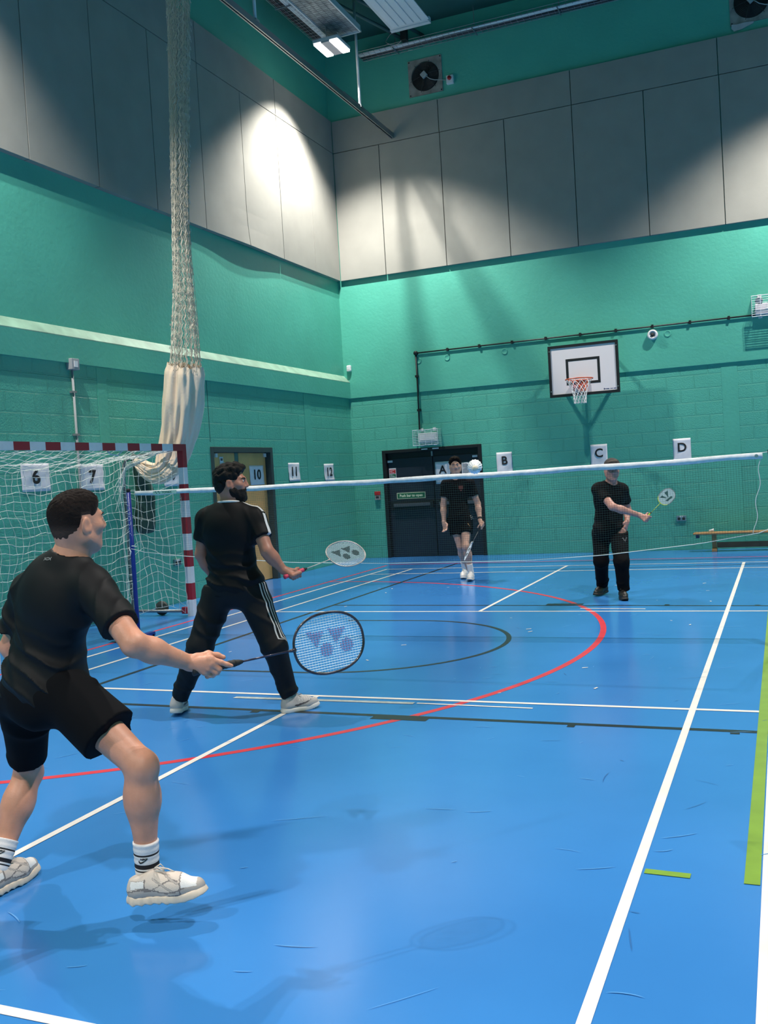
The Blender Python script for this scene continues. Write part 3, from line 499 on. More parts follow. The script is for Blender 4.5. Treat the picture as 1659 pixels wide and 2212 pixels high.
for y in (g1-.02, g0+.02): mb.tube([(gx-.04, y, .06), (bx+.1, y, .06), (bx+.02, y, .09), (bx, y, .18), (bx, y, 1.85), (bx+.04, y, 1.93), (bx+.12, y, 1.97), (gx-.04, y, 2.03)], .019, 8)
mb.tube([(bx, g0+.02, .06), (bx, g1-.02, .06)], .019, 8); mb.build('rear_frame', M('galvanised_tube', (.20, .22, .23), .4, .6), t, True)
MB().lathe((gx-.46, g1+.03, .09), (0, 1, 0), [(.03, -.025), (.085, -.022), (.09, 0), (.085, .022), (.03, .025)], 24).build('wheel', M('wheel_rubber', (.035, .045, .04), .6), t, True)
MB().box((gx-.12, g1-.05, .03), (gx-.04, g1+.01, .11)).build('clamp', rp, t, bevel=.005)
netw = M('white_net_cord', (.70, .74, .70), .8)
def net(name, fn, nu, nv, r, parent, sub=3, mat=netw):   # fn(u,v)->point for grid indices
    mb = MB()
    for i in range(nu+1): mb.tube([fn(i, j/sub) for j in range(nv*sub+1)], r, 3, cap=False)
    for j in range(nv+1): mb.tube([fn(i/sub, j) for i in range(nu*sub+1)], r, 3, cap=False)
    return mb.build(name, mat, parent)
jn = lambda u, v, s: .014*sin(u*1.1+v*.7+s)+.009*sin(u*.6-v*1.7+2*s)+.005*sin(u*2.9+v*2.3)
def backnet(u, v):   # u along the width, v from the crossbar over the roof and down the back
    y = g0+.05+(g1-g0-.1)*u/31; d = v*.1; L1 = .93
    if d < L1: f = d/L1; x = gx+(bx-gx)*f; z = 2.03-.04*f-.17*f*sin(pi*u/31)-.03*sin(pi*f)
    else: f = (d-L1)/2.0; x = bx+.03+.10*sin(pi*min(f, 1))*(.5+.5*sin(pi*u/31))-.02; z = 1.99-(1.96)*min(f, 1)-.17*sin(pi*u/31)*(1-min(f, 1))
    return V(x+jn(u, v, 1)*.6, y+jn(u, v, 2)+.02*sin(v*.8), max(.02, z+jn(u, v, 4)))
net('back_netting', backnet, 31, 29, .0028, t, 2)
def sidenet(yy, sg):
    def fn(u, v):
        f = u/9; x = gx-.03+(bx-gx+.04)*f; z = 2.0-.05*f-(1.93-.0)*v/19; z += .05*sin(pi*f)*(-.6 if v < 8 else .9)+.04*sin(2*pi*f+v*.3)*min(1, v/5)
        return V(x+jn(u, v, 3), yy+sg*(.03+.05*sin(pi*f)*sin(pi*v/19))+jn(u, v, 5)*.6, max(.03, z+jn(u, v, 6)))
    return fn
net('side_netting', sidenet(g1-.04, -1), 9, 19, .0028, t, 2); net('side_netting', sidenet(g0+.04, 1), 9, 19, .0028, t, 2)
mb = MB()
for k in range(9):   # netting gathered along the top of the rear corner
    a = k*.7; mb.tube([(bx+.03+.02*cos(a), g1-.10-.25*(k % 3)/3+.02*sin(a), 1.72-.05*k), (bx+.1+.02*sin(a), g1-.10+.01*cos(a), 1.90-.012*k), (gx-.4, g1-.09+.02*sin(a*2), 1.97-.01*(k % 4)), (gx-.1, g1-.12-.02*k, 2.02)], .0036, 4)
mb.tube([(bx+.02, g1-.12+.02*sin(i*1.1), 1.95-i*.1) for i in range(19)], .007, 4); mb.tube([(bx+.05, g1-.16+.02*sin(i*.9+1), 1.93-i*.1) for i in range(19)], .005, 4); mb.build('gathered_netting', netw, t)
MB().tube([(gx-.02, .35, 2.0), (gx-.03, .42, 1.96), (gx-.02, .52, 1.95), (gx+.0, .60, 2.01)], .008, 5).build('net_tie', netw, t, True)
# green bag hanging behind the goal
bag = M('bottle_green_tarpaulin', (.014, .045, .032), .5, bump=.3, bs=14); t = thing('storage_bag', 'dark green bag hanging between the goal and the left wall', 'bag', (-4.36, 2.05, 1.0))
rows = [(2.03, 1.88, .05, .03), (1.90, 1.96, .09, .05), (1.72, 2.03, .13, .07), (1.55, 2.09, .15, .085), (1.42, 2.09, .17, .09), (1.38, 2.08, .165, .085), (1.25, 2.05, .18, .09), (1.08, 2.04, .175, .085), (1.02, 2.04, .15, .075), (1.0, 2.04, .09, .05)]; vs = []
for z, y, a, b_ in rows:
    for k in range(28): th = 2*pi*k/28; m_ = 1+.05*sin(5*th+z*9)+.03*sin(9*th-z*14); vs.append((-4.385+b_*m_*cos(th), y+a*m_*sin(th), z))
N = len(rows); fs = [(i*28+(k+1) % 28, i*28+k, (i+1)*28+k, (i+1)*28+(k+1) % 28) for i in range(N-1) for k in range(28)]+[tuple(range(28)), tuple((N-1)*28+k for k in range(27, -1, -1))]
o = link('bag_body', vs, fs, bag, t, True); md = o.modifiers.new('s', 'SUBSURF'); md.levels = md.render_levels = 2
MB().tube([(-4.38, 1.88, 2.03), (-4.45, 1.86, 2.12), (-4.48, 1.85, 2.14), (-4.5, 1.85, 2.14)], .012, 6).build('hanging_strap', bag, t)
# ================= badminton posts and net =================
blue = M('blue_post_paint', (.012, .03, .26), .35); wht = M('post_lettering', (.40, .46, .62), .5)
def post(x, s, lab, letters):
    t = thing('badminton_post', lab, 'net post', (x, 0, 0), 'badminton posts')
    MB().tube([(x, 0, .03), (x, 0, 1.56)], .022, 16).build('upright', blue, t, True); MB().lathe((x, 0, 1.56), (0, 0, 1), [(.023, -.02), (.023, .01), (.012, .016)], 16).build('cap', dark, t, True)
    mb = MB().box((x-.35 if s < 0 else x-.05, -.03, .02), (x+.05 if s < 0 else x+.35, .03, .065)).box((x-.03, -.25, .02), (x+.03, .25, .065)); mb.build('base_foot', blue, t, bevel=.006)
    MB().box((x+s*.22-.1, -.12, .065), (x+s*.22+.1, .12, .15)).build('counterweight', blue, t, bevel=.008)
    for y in (-.21, .21): MB().lathe((x, y, .02), (1, 0, 0), [(.02, -.03), (.02, .03)], 10).build('foot_pad', dark, t)
    if letters:   # vertical lettering on the side towards the player
        vs, fs = text_mesh('HARROD UK', .052, .001); d = V(-.12, -1, 0); d /= np.linalg.norm(d); sd = V(-d[1], d[0], 0); out = []
        for a, b_, c in vs: ang = b_/.022; out.append(V(x, 0, 1.28)+.0228*(cos(ang)*d+sin(ang)*sd)+V(0, 0, -a*1.25))
        link('lettering', out, fs, wht, t)
    return t
post(-3.05, -1, 'blue badminton net post standing in front of the goal', True); post(3.06, 1, 'blue badminton net post beyond the right end of the net', False)
t = thing('badminton_net', 'badminton net with a white top tape strung across the court', 'net', (0, 0, .75))
ztop = lambda x: 1.548-.026*(1-(x/3.0)**2)+.003*sin(x*5)
zbot = lambda x: float(np.interp(x, [-3, -2.39, -1.17, -.2, 1.04, 1.72, 2.5, 3.0], [.93, .865, .775, .748, .745, .775, .85, .93]))
tapem = M('net_tape', (.86, .85, .86), .7, var=.08, vs=30); mb = MB(); n = 160; xs = np.linspace(-2.97, 3.0, n+1); vs = []
for x in xs:
    w = .002*sin(x*37)+.0015*sin(x*83+1); zt = ztop(x)+.002; h = .046+.003*sin(x*11)
    vs += [(x, -.005+w, zt-.002), (x, 0, zt+.001), (x, .005+w, zt-.002), (x, .006+w*.5, zt-h), (x, -.006+w*1.6, zt-h)]
mb.add(vs, [(i*5+k, i*5+(k+1) % 5, (i+1)*5+(k+1) % 5, (i+1)*5+k) for i in range(n) for k in range(5)]+[(0, 1, 2, 3, 4)[::-1], tuple(n*5+k for k in range(5))]); mb.build('top_tape', tapem, t, True)
cord = M('net_mesh_cord', (.006, .05, .045), .8); mb = MB()
for x in np.arange(-2.94, 2.96, .0205): y = .004*sin(x*4); mb.tube([(x, y, ztop(x)-.04), (x+.002, y+.01, (ztop(x)+zbot(x))/2), (x, y, zbot(x))], .0007, 3, cap=False)
xg = np.linspace(-2.94, 2.95, 70)
for k in range(38): f = (k+.5)/38; mb.tube([(x, .004*sin(x*4)+.01*sin(pi*f), (ztop(x)-.04)*(1-f)+zbot(x)*f+.002*sin(x*9+k)) for x in xg], .0007, 3, cap=False)
mb.build('mesh', cord, t)
MB().tube([(-3.05, -.02, .96), (-3.0, -.02, .95)]+[(x, 0, zbot(x)) for x in np.linspace(-2.9, 2.95, 60)]+[(3.06, 0, .965)], .0033, 5).build('bottom_cord', netw, t)
MB().tube([(-3.08, .02, .985), (-3.03, -.03, .99), (-3.02, .03, .98), (-3.08, -.02, .97), (-3.05, -.03, .93), (-3.06, -.03, .90)], .007, 5).build('knot', netw, t)
MB().tube([(-3.05, 0, 1.552), (-2.96, 0, 1.548)], .003, 5).tube([(2.99, 0, 1.55), (3.06, 0, 1.556)], .003, 5).build('head_cord', netw, t)
MB().tube([(2.985-.07*f-.012*sin(f*14), 0, 1.5*(1-f)+.92*f) for f in np.linspace(0, 1, 24)], .003, 4).build('side_cord', netw, t); MB().tube([(-2.95+.008*sin(f*9), 0, 1.5*(1-f)+.93*f) for f in np.linspace(0, 1, 24)], .003, 4).build('side_cord', netw, t)
gl_ = M('tape_label_green', (.12, .42, .22), .6)
MB().box((-2.74, -.0125, ztop(-2.6)-.038), (-2.46, -.010, ztop(-2.6)-.006)).build('tape_label', M('tape_label_pale', (.30, .55, .50), .6), t)
text('tape_lettering', 'YONEX', .030, (-2.575, -.0128, ztop(-2.6)-.022), (1, 0, 0), up, M('tape_print', (.01, .12, .10), .6), t, .001, 1.15)
mb = MB()
for x in (-2.71, -2.675): mb.prism([(-.012, .011), (.012, .011), (.001, -.004)], (x, -.0128, ztop(-2.6)-.018), (1, 0, 0), (0, 0, 1), -.0006, 0); mb.lathe((x+.012, -.0122, ztop(-2.6)-.027), (0, -1, 0), [(.006, 0), (.006, .0006)], 10)
mb.build('tape_emblem', MAT['tape_print'], t)
MB().lathe((2.955, -.008, ztop(2.95)-.022), (0, -1, 0), [(.014, 0), (.014, .003)], 14).build('tape_eyelet', steel, t)
# ================= shuttlecock in play =================
sc = V(1.812, -3.765, 1.554); ax = nz(V(-.30, .93, .10)); t = thing('shuttlecock', 'white feather shuttlecock in the air above the net', 'shuttlecock', sc); fe = M('feather_white', (.86, .84, .84), .8, sss=.1)
mb = MB(); a0 = nz(np.cross(ax, up)); b0 = np.cross(ax, a0)
for k in range(16):
    th = 2*pi*k/16; rd = cos(th)*a0+sin(th)*b0; tn = -sin(th)*a0+cos(th)*b0; Q = [sc-ax*.03+rd*.011, sc+ax*.005+rd*.019, sc+ax*.03+rd*.028, sc+ax*.045+rd*.033]; W_ = [.0015, .004, .0085, .006]
    vs = [q+tn*w*s_+rd*(.0015*s_+d) for q, w in zip(Q, W_) for s_ in (-1, 1) for d in (0, .0008)]
    fs = []
    for i in range(3): j = i*4; fs += [(j, j+4, j+6, j+2), (j+1, j+3, j+7, j+5), (j, j+1, j+5, j+4), (j+2, j+6, j+7, j+3)]
    mb.add(vs, fs)
mb.build('feather_skirt', fe, t); MB().lathe(sc-ax*.03, -ax, [(.0135, -.006), (.0135, .004), (.0115, .013), (.006, .018), (.001, .0195)], 20).build('cork', M('cork_cream', (.76, .66, .52), .7), t, True)
# ================= rackets =================
def racket(name, label, butt, head, face, fr, gripc, logo, shaftc=None, fr2=None):
    """butt: grip end; head: centre of the string bed; face: string-bed normal."""
    B, H = V(*butt), V(*head); a = nz(H-B); n = nz(V(*face)-a*(V(*face)@a)); s = np.cross(n, a); t = thing(name, label, 'racket', B); L_ = np.linalg.norm(H-B); k_ = L_/.53
    P = lambda x, y, z=0.: H+a*x*k_+s*y*k_+n*z
    A_, B_ = .143, .113
    def rim(th): c, s1 = cos(th), sin(th); e = 2.25; return P(A_*np.sign(c)*abs(c)**(2/e), B_*np.sign(s1)*abs(s1)**(2/e))
    if fr2: MB().tube([rim(th) for th in np.linspace(-2.2, 2.2, 61)], .0052*k_, 8).build('head_frame', fr, t, True); MB().tube([rim(th) for th in np.linspace(2.18, 2*pi-2.18, 41)], .0056*k_, 8).build('frame_base', fr2, t, True)
    else: MB().tube([rim(th) for th in np.linspace(0, 2*pi, 73)[:-1]], .0052*k_, 8, True).build('head_frame', fr, t, True)
    MB().tube([P(-.137, 0), P(-.150, 0), P(-.168, 0)], [.0085*k_, .007*k_, .0042*k_], 10).build('throat', fr2 or fr, t, True)
    MB().tube([P(-.16, 0), P(-.345, 0)], .0036*k_, 10).build('shaft', shaftc or fr, t, True)
    MB().tube([P(-.345, 0), P(-.36, 0), P(-.375, 0)], [.006*k_, .0105*k_, .0125*k_], 10).build('cone', dark, t, True)
    g = []; rr = []
    for i in range(41): g.append(P(-.375-.155*i/40, 0)); rr.append((.0128+.0007*(i % 4 < 2))*k_ if i < 38 else .0145*k_)
    MB().tube(g, rr, 10).build('grip', gripc, t, True)
    st = M('string_white', (.82, .86, .92), .5); lg = M(name+'_stencil', logo[1], .6); main = MB(); ink_ = MB()
    def inside(x, y):
        for poly in logo[0]:
            if poly[0] == 'c':
                if (x-poly[1])**2+(y-poly[2])**2 < poly[3]**2: return True
            else:
                sg = [(poly[(i+1) % len(poly)][0]-p[0])*(y-p[1])-(poly[(i+1) % len(poly)][1]-p[1])*(x-p[0]) for i, p in enumerate(poly)]
                if all(v >= 0 for v in sg) or all(v <= 0 for v in sg): return True
        return False
    def string(p, q, z):
        p, q = V(*p), V(*q); m_ = 60; run = None
        main.tube([P(*p, z), P(*q, z)], .0011 if z > 0 else .0007, 4, cap=False)
        for i in range(m_+1):
            c = p+(q-p)*i/m_; ins = inside(*c)
            if ins and run is None: run = c
            if (not ins or i == m_) and run is not None: ink_.tube([P(*run, z), P(*c, z)], .0019, 4); run = None
    for y in np.linspace(-.098, .098, 22): x = A_*(1-(abs(y)/B_)**2.25)**(1/2.25); string((-x, y), (x, y), .0006)
    for x in np.linspace(-.125, .125, 23): y = B_*(1-(abs(x)/A_)**2.25)**(1/2.25); string((x, -y), (x, y), -.0006)
    main.build('strings', st, t); o = ink_.build('string_emblem', lg, t); o['label'] = 'dark stencilled emblem on the strings'; return t
def tri2(x0, x1, y0, y1, xa): return [(x0, y1), (x1, y1), (xa, y0)]
# ================= bodies and clothes: smooth implicit surfaces =================
class Sdf:
    def __init__(s): s.p = []
    def cone(s, a, b, ra, rb, k=.025, cuts=(), sub=False): s.p.append(('c', V(*a), V(*b), ra, rb, k, cuts, sub)); return s
    def chain(s, pts, rs, k=.012):
        for i in range(len(pts)-1): s.cone(pts[i], pts[i+1], rs[i], rs[i+1], k)
        return s
    def ell(s, c, r, R=np.eye(3), k=.03, cuts=(), sub=False): s.p.append(('e', V(*c), np.asarray(r, float), np.asarray(R, float), 0, k, cuts, sub)); return s
    def box(s, c, half, R=np.eye(3), rr=.005, k=.01, cuts=()): s.p.append(('b', V(*c), np.asarray(half, float), np.asarray(R, float), rr, k, cuts, False)); return s
    def mesh(s, h, cuts=(), post=None, smooth=2, pad=.02):
        lo = np.full(3, 9e9); hi = -lo
        for q in s.p:
            if q[7]: continue
            if q[0] == 'c': m = max(q[3], q[4]); pts = [q[1]-m, q[1]+m, q[2]-m, q[2]+m]
            else: e = np.abs(q[3])@q[2]; pts = [q[1]-e, q[1]+e]
            for x in pts: lo = np.minimum(lo, x); hi = np.maximum(hi, x)
        lo -= pad+2*h; hi += pad+2*h; n = np.ceil((hi-lo)/h).astype(int)+1
        D = np.full(n, 1., np.float32); G = [lo[i]+h*np.arange(n[i]) for i in range(3)]
        for q in s.p:
            k = q[5]; mg = k+3*h+.012
            if q[0] == 'c': m = max(q[3], q[4])+mg; l = np.minimum(q[1], q[2])-m; u = np.maximum(q[1], q[2])+m
            else: e = np.abs(q[3])@q[2]+mg; l = q[1]-e; u = q[1]+e
            i0 = np.clip(np.floor((l-lo)/h).astype(int), 0, n-1); i1 = np.clip(np.ceil((u-lo)/h).astype(int)+1, 1, n)
            if np.any(i1 <= i0): continue
            sl = tuple(slice(a, b) for a, b in zip(i0, i1)); X = G[0][sl[0]][:, None, None]; Y = G[1][sl[1]][None, :, None]; Z = G[2][sl[2]][None, None, :]
            if q[0] == 'c':
                a, b = q[1], q[2]; ab = b-a; l2 = max(ab@ab, 1e-9); px, py, pz = X-a[0], Y-a[1], Z-a[2]; t = np.clip((px*ab[0]+py*ab[1]+pz*ab[2])/l2, 0, 1)
                d = np.sqrt((px-t*ab[0])**2+(py-t*ab[1])**2+(pz-t*ab[2])**2)-(q[3]+t*(q[4]-q[3]))
            else:
                R = q[3]; px, py, pz = X-q[1][0], Y-q[1][1], Z-q[1][2]; L_ = [px*R[0, i]+py*R[1, i]+pz*R[2, i] for i in range(3)]
                if q[0] == 'e': k0 = np.sqrt(sum((L_[i]/q[2][i])**2 for i in range(3))); k1 = np.sqrt(sum((L_[i]/q[2][i]**2)**2 for i in range(3))); d = k0*(k0-1)/np.maximum(k1, 1e-6)
                else:
                    Q = [np.abs(L_[i])-q[2][i]+q[4] for i in range(3)]; d = np.sqrt(sum(np.maximum(v, 0)**2 for v in Q))+np.minimum(np.maximum(np.maximum(Q[0], Q[1]), Q[2]), 0)-q[4]
            for p, nn in q[6]: d = np.maximum(d, (X-p[0])*nn[0]+(Y-p[1])*nn[1]+(Z-p[2])*nn[2])
            A = D[sl]
            if q[7]: e = np.maximum(k-np.abs(A+d), 0)/k; D[sl] = np.maximum(A, -d)+e*e*k/4
            else: e = np.maximum(k-np.abs(A-d), 0)/k; D[sl] = np.minimum(A, d)-e*e*k/4
        X, Y, Z = G[0][:, None, None], G[1][None, :, None], G[2][None, None, :]
        for p, nn in cuts: D = np.maximum(D, ((X-p[0])*nn[0]+(Y-p[1])*nn[1]+(Z-p[2])*nn[2]).astype(np.float32))
        if post: D = post(X, Y, Z, D).astype(np.float32)
        D[0] = D[-1] = 1; D[:, 0] = D[:, -1] = 1; D[:, :, 0] = D[:, :, -1] = 1
        return nets(D, lo, h, smooth)
def nets(D, lo, h, smooth):
    s = D < 0; c = np.zeros(np.array(s.shape)-1, np.int8)
    off = [(i, j, k) for i in (0, 1) for j in (0, 1) for k in (0, 1)]; sh = c.shape
    for o in off: c += s[o[0]:o[0]+sh[0], o[1]:o[1]+sh[1], o[2]:o[2]+sh[2]]
    I = np.argwhere((c > 0) & (c < 8)); val = {o: D[I[:, 0]+o[0], I[:, 1]+o[1], I[:, 2]+o[2]] for o in off}
    acc = np.zeros((len(I), 3)); cnt = np.zeros(len(I))
    for a in off:
        for ax in range(3):
            if a[ax]: continue
            b = tuple(1 if i == ax else a[i] for i in range(3)); x, y = val[a], val[b]; m = (x < 0) != (y < 0); t = np.where(m, x/np.where(m, x-y, 1), 0)
            for i in range(3): acc[:, i] += m*(a[i]+(t if i == ax else 0))
            cnt += m
    v = lo+h*(I+acc/cnt[:, None]); idx = np.full(sh, -1, np.int64); idx[I[:, 0], I[:, 1], I[:, 2]] = np.arange(len(I)); F = []
    for ax in range(3):
        o1, o2 = (ax+1) % 3, (ax+2) % 3; A = np.take(s, range(s.shape[ax]-1), ax); B = np.take(s, range(1, s.shape[ax]), ax); E = np.argwhere(A != B)
        E = E[(E[:, o1] > 0) & (E[:, o2] > 0) & (E[:, o1] < sh[o1]) & (E[:, o2] < sh[o2])]; ins = s[E[:, 0], E[:, 1], E[:, 2]]; q = []
        for d1, d2 in ((1, 1), (0, 1), (0, 0), (1, 0)): T = E.copy(); T[:, o1] -= d1; T[:, o2] -= d2; q.append(idx[T[:, 0], T[:, 1], T[:, 2]])
        q = np.stack(q, 1); q[~ins] = q[~ins][:, ::-1]; F.append(q)
    F = np.concatenate(F); F = F[(F >= 0).all(1)]
    for _ in range(smooth):
        acc = np.zeros_like(v); cnt = np.zeros(len(v))
        for a in range(4): np.add.at(acc, F[:, a], v[F[:, (a+1) % 4]]); np.add.at(cnt, F[:, a], 1)
        m = cnt > 0; v[m] = v[m]*.5+.5*acc[m]/cnt[m][:, None]
    return v, F
def merge(parts):
    v, f, n = [], [], 0
    for a, b in parts: v.append(a); f.append(b+n); n += len(a)
    return np.concatenate(v), np.concatenate(f)
mixp = lambda a, b, t: np.asarray(a)*(1-t)+np.asarray(b)*t
def frame(fwd, up_):
    f = nz(fwd); r = nz(np.cross(f, up_)); u = np.cross(r, f); return np.stack([r, f, u], 1)
# ---------- head ----------
def head_sdf(S_, c, R, s, jaw=1.):
    L = lambda x, y, z: V(*c)+R@V(x, y, z)*s; E = lambda p, r, k, sub=False: S_.ell(L(*p), np.array(r)*s, R, k*s, sub=sub)
    E((0, -.018, .030), (.075, .095, .085), .02); E((0, -.043, -.032), (.056, .050, .056), .03); E((0, .03, -.035), (.060*jaw, .064, .078), .04); E((0, .062, -.094), (.024*jaw, .024, .022), .03)
    for a in (-1, 1):
        S_.cone(L(a*.056*jaw, .0, -.058), L(a*.014, .058, -.098), .020*s, .018*s, .03*s); S_.cone(L(a*.034, .072, .024), L(a*.008, .082, .022), .012*s, .012*s, .018*s); E((a*.042, .056, -.018), (.022, .024, .018), .025)
        E((a*.031, .088, .006), (.0155, .013, .010), .012, True); E((a*.031, .077, .005), (.0135, .012, .0115), .004)
        E((a*.0125, .094, -.031), (.009, .010, .008), .008)
        Re = R@np.array([[cos(.3*a), -sin(.3*a), 0], [sin(.3*a), cos(.3*a), 0], [0, 0, 1]]); S_.ell(L(a*.078, -.006, -.013), np.array((.0085, .021, .033))*s, Re, .008*s); S_.ell(L(a*.087, -.002, -.007), np.array((.006, .012, .019))*s, Re, .006*s, sub=True)
        S_.cone(L(a*.074, .008, -.03), L(a*.070, .012, -.018), .007*s, .006*s, .01*s)
    S_.cone(L(0, .086, .018), L(0, .106, -.024), .0085*s, .0115*s, .014*s); E((0, .084, -.052), (.021, .012, .0055), .008); E((0, .082, -.064), (.019, .012, .0065), .008); E((0, .093, -.058), (.02, .006, .0016), .004, True)
    return S_
def hand_grip(S_, W, H, a, n, thumb=1., s=1., R_=.013):   # hand closed round a handle: W wrist, H handle point, a handle axis, n back of the hand
    W, H, a = V(*W), V(*H), nz(a); n = nz(V(*n)-a*(V(*n)@a)); c = np.cross(a, n)*thumb; J = lambda off, ang, r: H+a*off*s+r*s*(cos(math.radians(ang))*n+sin(math.radians(ang))*c); M_ = []
    for i, (off, k) in enumerate(((.034, 1), (.012, 1.05), (-.010, 1.), (-.030, .85))):
        m = J(off-.012, 0, R_+.017); M_.append(m); p = [m, J(off+.004, 78*k, R_+.019), J(off, 150*k, R_+.012), J(off-.003, 215*k, R_+.010)]; S_.chain(p, [.0105*s, .0095*s, .0085*s, .0075*s], .005*s)
        S_.cone(mixp(W, m, .12), m, .019*s, .0125*s, .012*s)
    S_.chain([mixp(W, H, .35)-c*.012*s, J(-.004, -55, R_+.014), J(.026, -95, R_+.010), J(.050, -118, R_+.009)], [.015*s, .012*s, .010*s, .0085*s], .006*s); S_.cone(W, mixp(W, H, .6)+n*.012*s, .026*s, .018*s, .015*s)
def hand_open(S_, W, d, n, thumb, s=1., curl=.5):   # relaxed hand hanging along d, palm normal n
    W, d = V(*W), nz(d); n = nz(V(*n)-d*(V(*n)@d)); w = np.cross(d, n); S_.box(W+d*.05*s, (.038*s, .042*s, .013*s), np.stack([w, d, n], 1), .011*s, .012*s); S_.cone(W, W+d*.03*s, .027*s, .025*s, .02*s)
    for i, (x, l) in enumerate(((.030, .9), (.010, 1.), (-.011, .95), (-.031, .75))):
        p = [W+d*.085*s+w*x*thumb*s]; ang = .15
        for L_ in (.040, .026, .022): ang += curl*.75; p.append(p[-1]+(d*cos(ang)+n*sin(ang))*L_*l*s)
        S_.chain(p, [.0105*s, .0098*s, .0088*s, .0075*s], .005*s)
    b = W+d*.025*s+w*.030*thumb*s; S_.chain([b, b+(d*.7+w*thumb*.6+n*.3)*.035*s, b+(d*1.5+w*thumb*.75+n*.8)*.035*s, b+(d*2.2+w*thumb*.75+n*1.2)*.033*s], [.016*s, .012*s, .0105*s, .0085*s], .008*s)
# ---------- hair ----------
def hair(name, c, R, s, style, mat, par, h, attr=None):
    L = lambda x, y, z: V(*c)+R@V(x, y, z)*s; S_ = Sdf()
    if style == 'crew': S_.ell(L(0, -.018, .030), np.array((.0775, .0982, .087))*s, R, .01); S_.ell(L(0, .014, .066), np.array((.064, .074, .052))*s, R, .03*s); S_.ell(L(0, -.043, -.032), np.array((.0592, .0532, .062))*s, R, .03*s)
    elif style == 'curly': S_.ell(L(0, -.020, .040), np.array((.084, .105, .090))*s, R, .01); S_.ell(L(0, .035, .085), np.array((.068, .065, .046))*s, R, .03*s); S_.ell(L(0, -.055, -.025), np.array((.068, .058, .06))*s, R, .03*s)
    else: S_.ell(L(0, -.018, .036), np.array((.081, .100, .086))*s, R, .01); S_.ell(L(0, .032, .080), np.array((.064, .062, .042))*s, R, .03*s); S_.ell(L(0, -.05, -.025), np.array((.064, .055, .05))*s, R, .02)
    nape = -.098 if style == 'crew' else -.085
    ys_ = [-.13, -.06, -.030, -.020, .018, .026, .047, .070, .086, .13]; zs_ = [nape, nape, -.055, .008, .010, -.022, .018, .062, .074, .085]
    def post(X, Y, Z, D):
        px, py, pz = X-c[0], Y-c[1], Z-c[2]; x, y, z = [(px*R[0, i]+py*R[1, i]+pz*R[2, i])/s for i in range(3)]
        zm = np.interp(y, ys_, zs_)+.012*np.clip(1-(x/.05)**2, 0, 1)*(y > .06)
        if style == 'curly':
            q = 62.; D = D-.006*s*(np.abs(np.sin(x*q+1.5*np.sin(y*48+z*20)))+np.abs(np.sin(y*q+1.7*np.sin(z*45)))+np.abs(np.sin(z*q*.9+1.6*np.sin(x*50)))-1.6)*np.clip((z+.07)/.08, .15, 1)
        elif style == 'crew': D = D-.0022*s*(np.sin(x*260+3*np.sin(y*90))*np.sin(y*150+3*np.sin(z*120)))*np.clip((z-.03)/.05, .0, 1)-.001*s*np.sin(x*330+2*np.sin(z*200))*np.sin(z*260)
        else: D = D-.004*s*(np.sin(x*75+np.sin(y*60))*np.sin(y*70+2)+np.sin(z*80+x*30))*np.clip((z)/.05, .2, 1)
        D = D+(.0075 if style == 'crew' else .008)*np.clip((z+.075)/.09, .3 if style == 'crew' else .6, 1)*s*np.exp(-np.clip(z-zm, 0, 1)/(.016 if style == 'crew' else .008)); return np.maximum(D, (zm-z)*s*.8)
    v, f = S_.mesh(h, post=post, smooth=1); pat = None
    if attr: q = (v-V(*c))@R/s; pat = attr(q, q[:, 2]-np.interp(q[:, 1], ys_, zs_))
    return link(name, v, f, mat, par, True, attr=pat)
def eyes(c, R, s, par, browm, white_=True):
    em = [M('eye_white', (.55, .50, .48), .25), M('iris_dark', (.02, .012, .008), .15)] if 'eye_white' not in MAT else [MAT['eye_white'], MAT['iris_dark']]
    for a in (-1, 1):
        mb = MB(); p = V(*c)+R@V(a*.031, .0795, .005)*s; mb.lathe(p, R[:, 1], [(.0105*s*cos(t), .0112*s*sin(t)) for t in np.linspace(-1.2, .95, 9)], 16); mb.cm = 1; mb.lathe(p, R[:, 1], [(.0062*s, .0085*s), (.0055*s, .0105*s), (.001, .0117*s)], 14); mb.build('eye', None, par, True, mats=em)
        MB().tube([V(*c)+R@V(a*x, y, z)*s for x, y, z in ((.012, .0945, .021), (.026, .0925, .0265), (.040, .083, .0265), (.048, .073, .021))], [.0035*s, .004*s, .0035*s, .002*s], 6).build('eyebrow', browm, par, True)
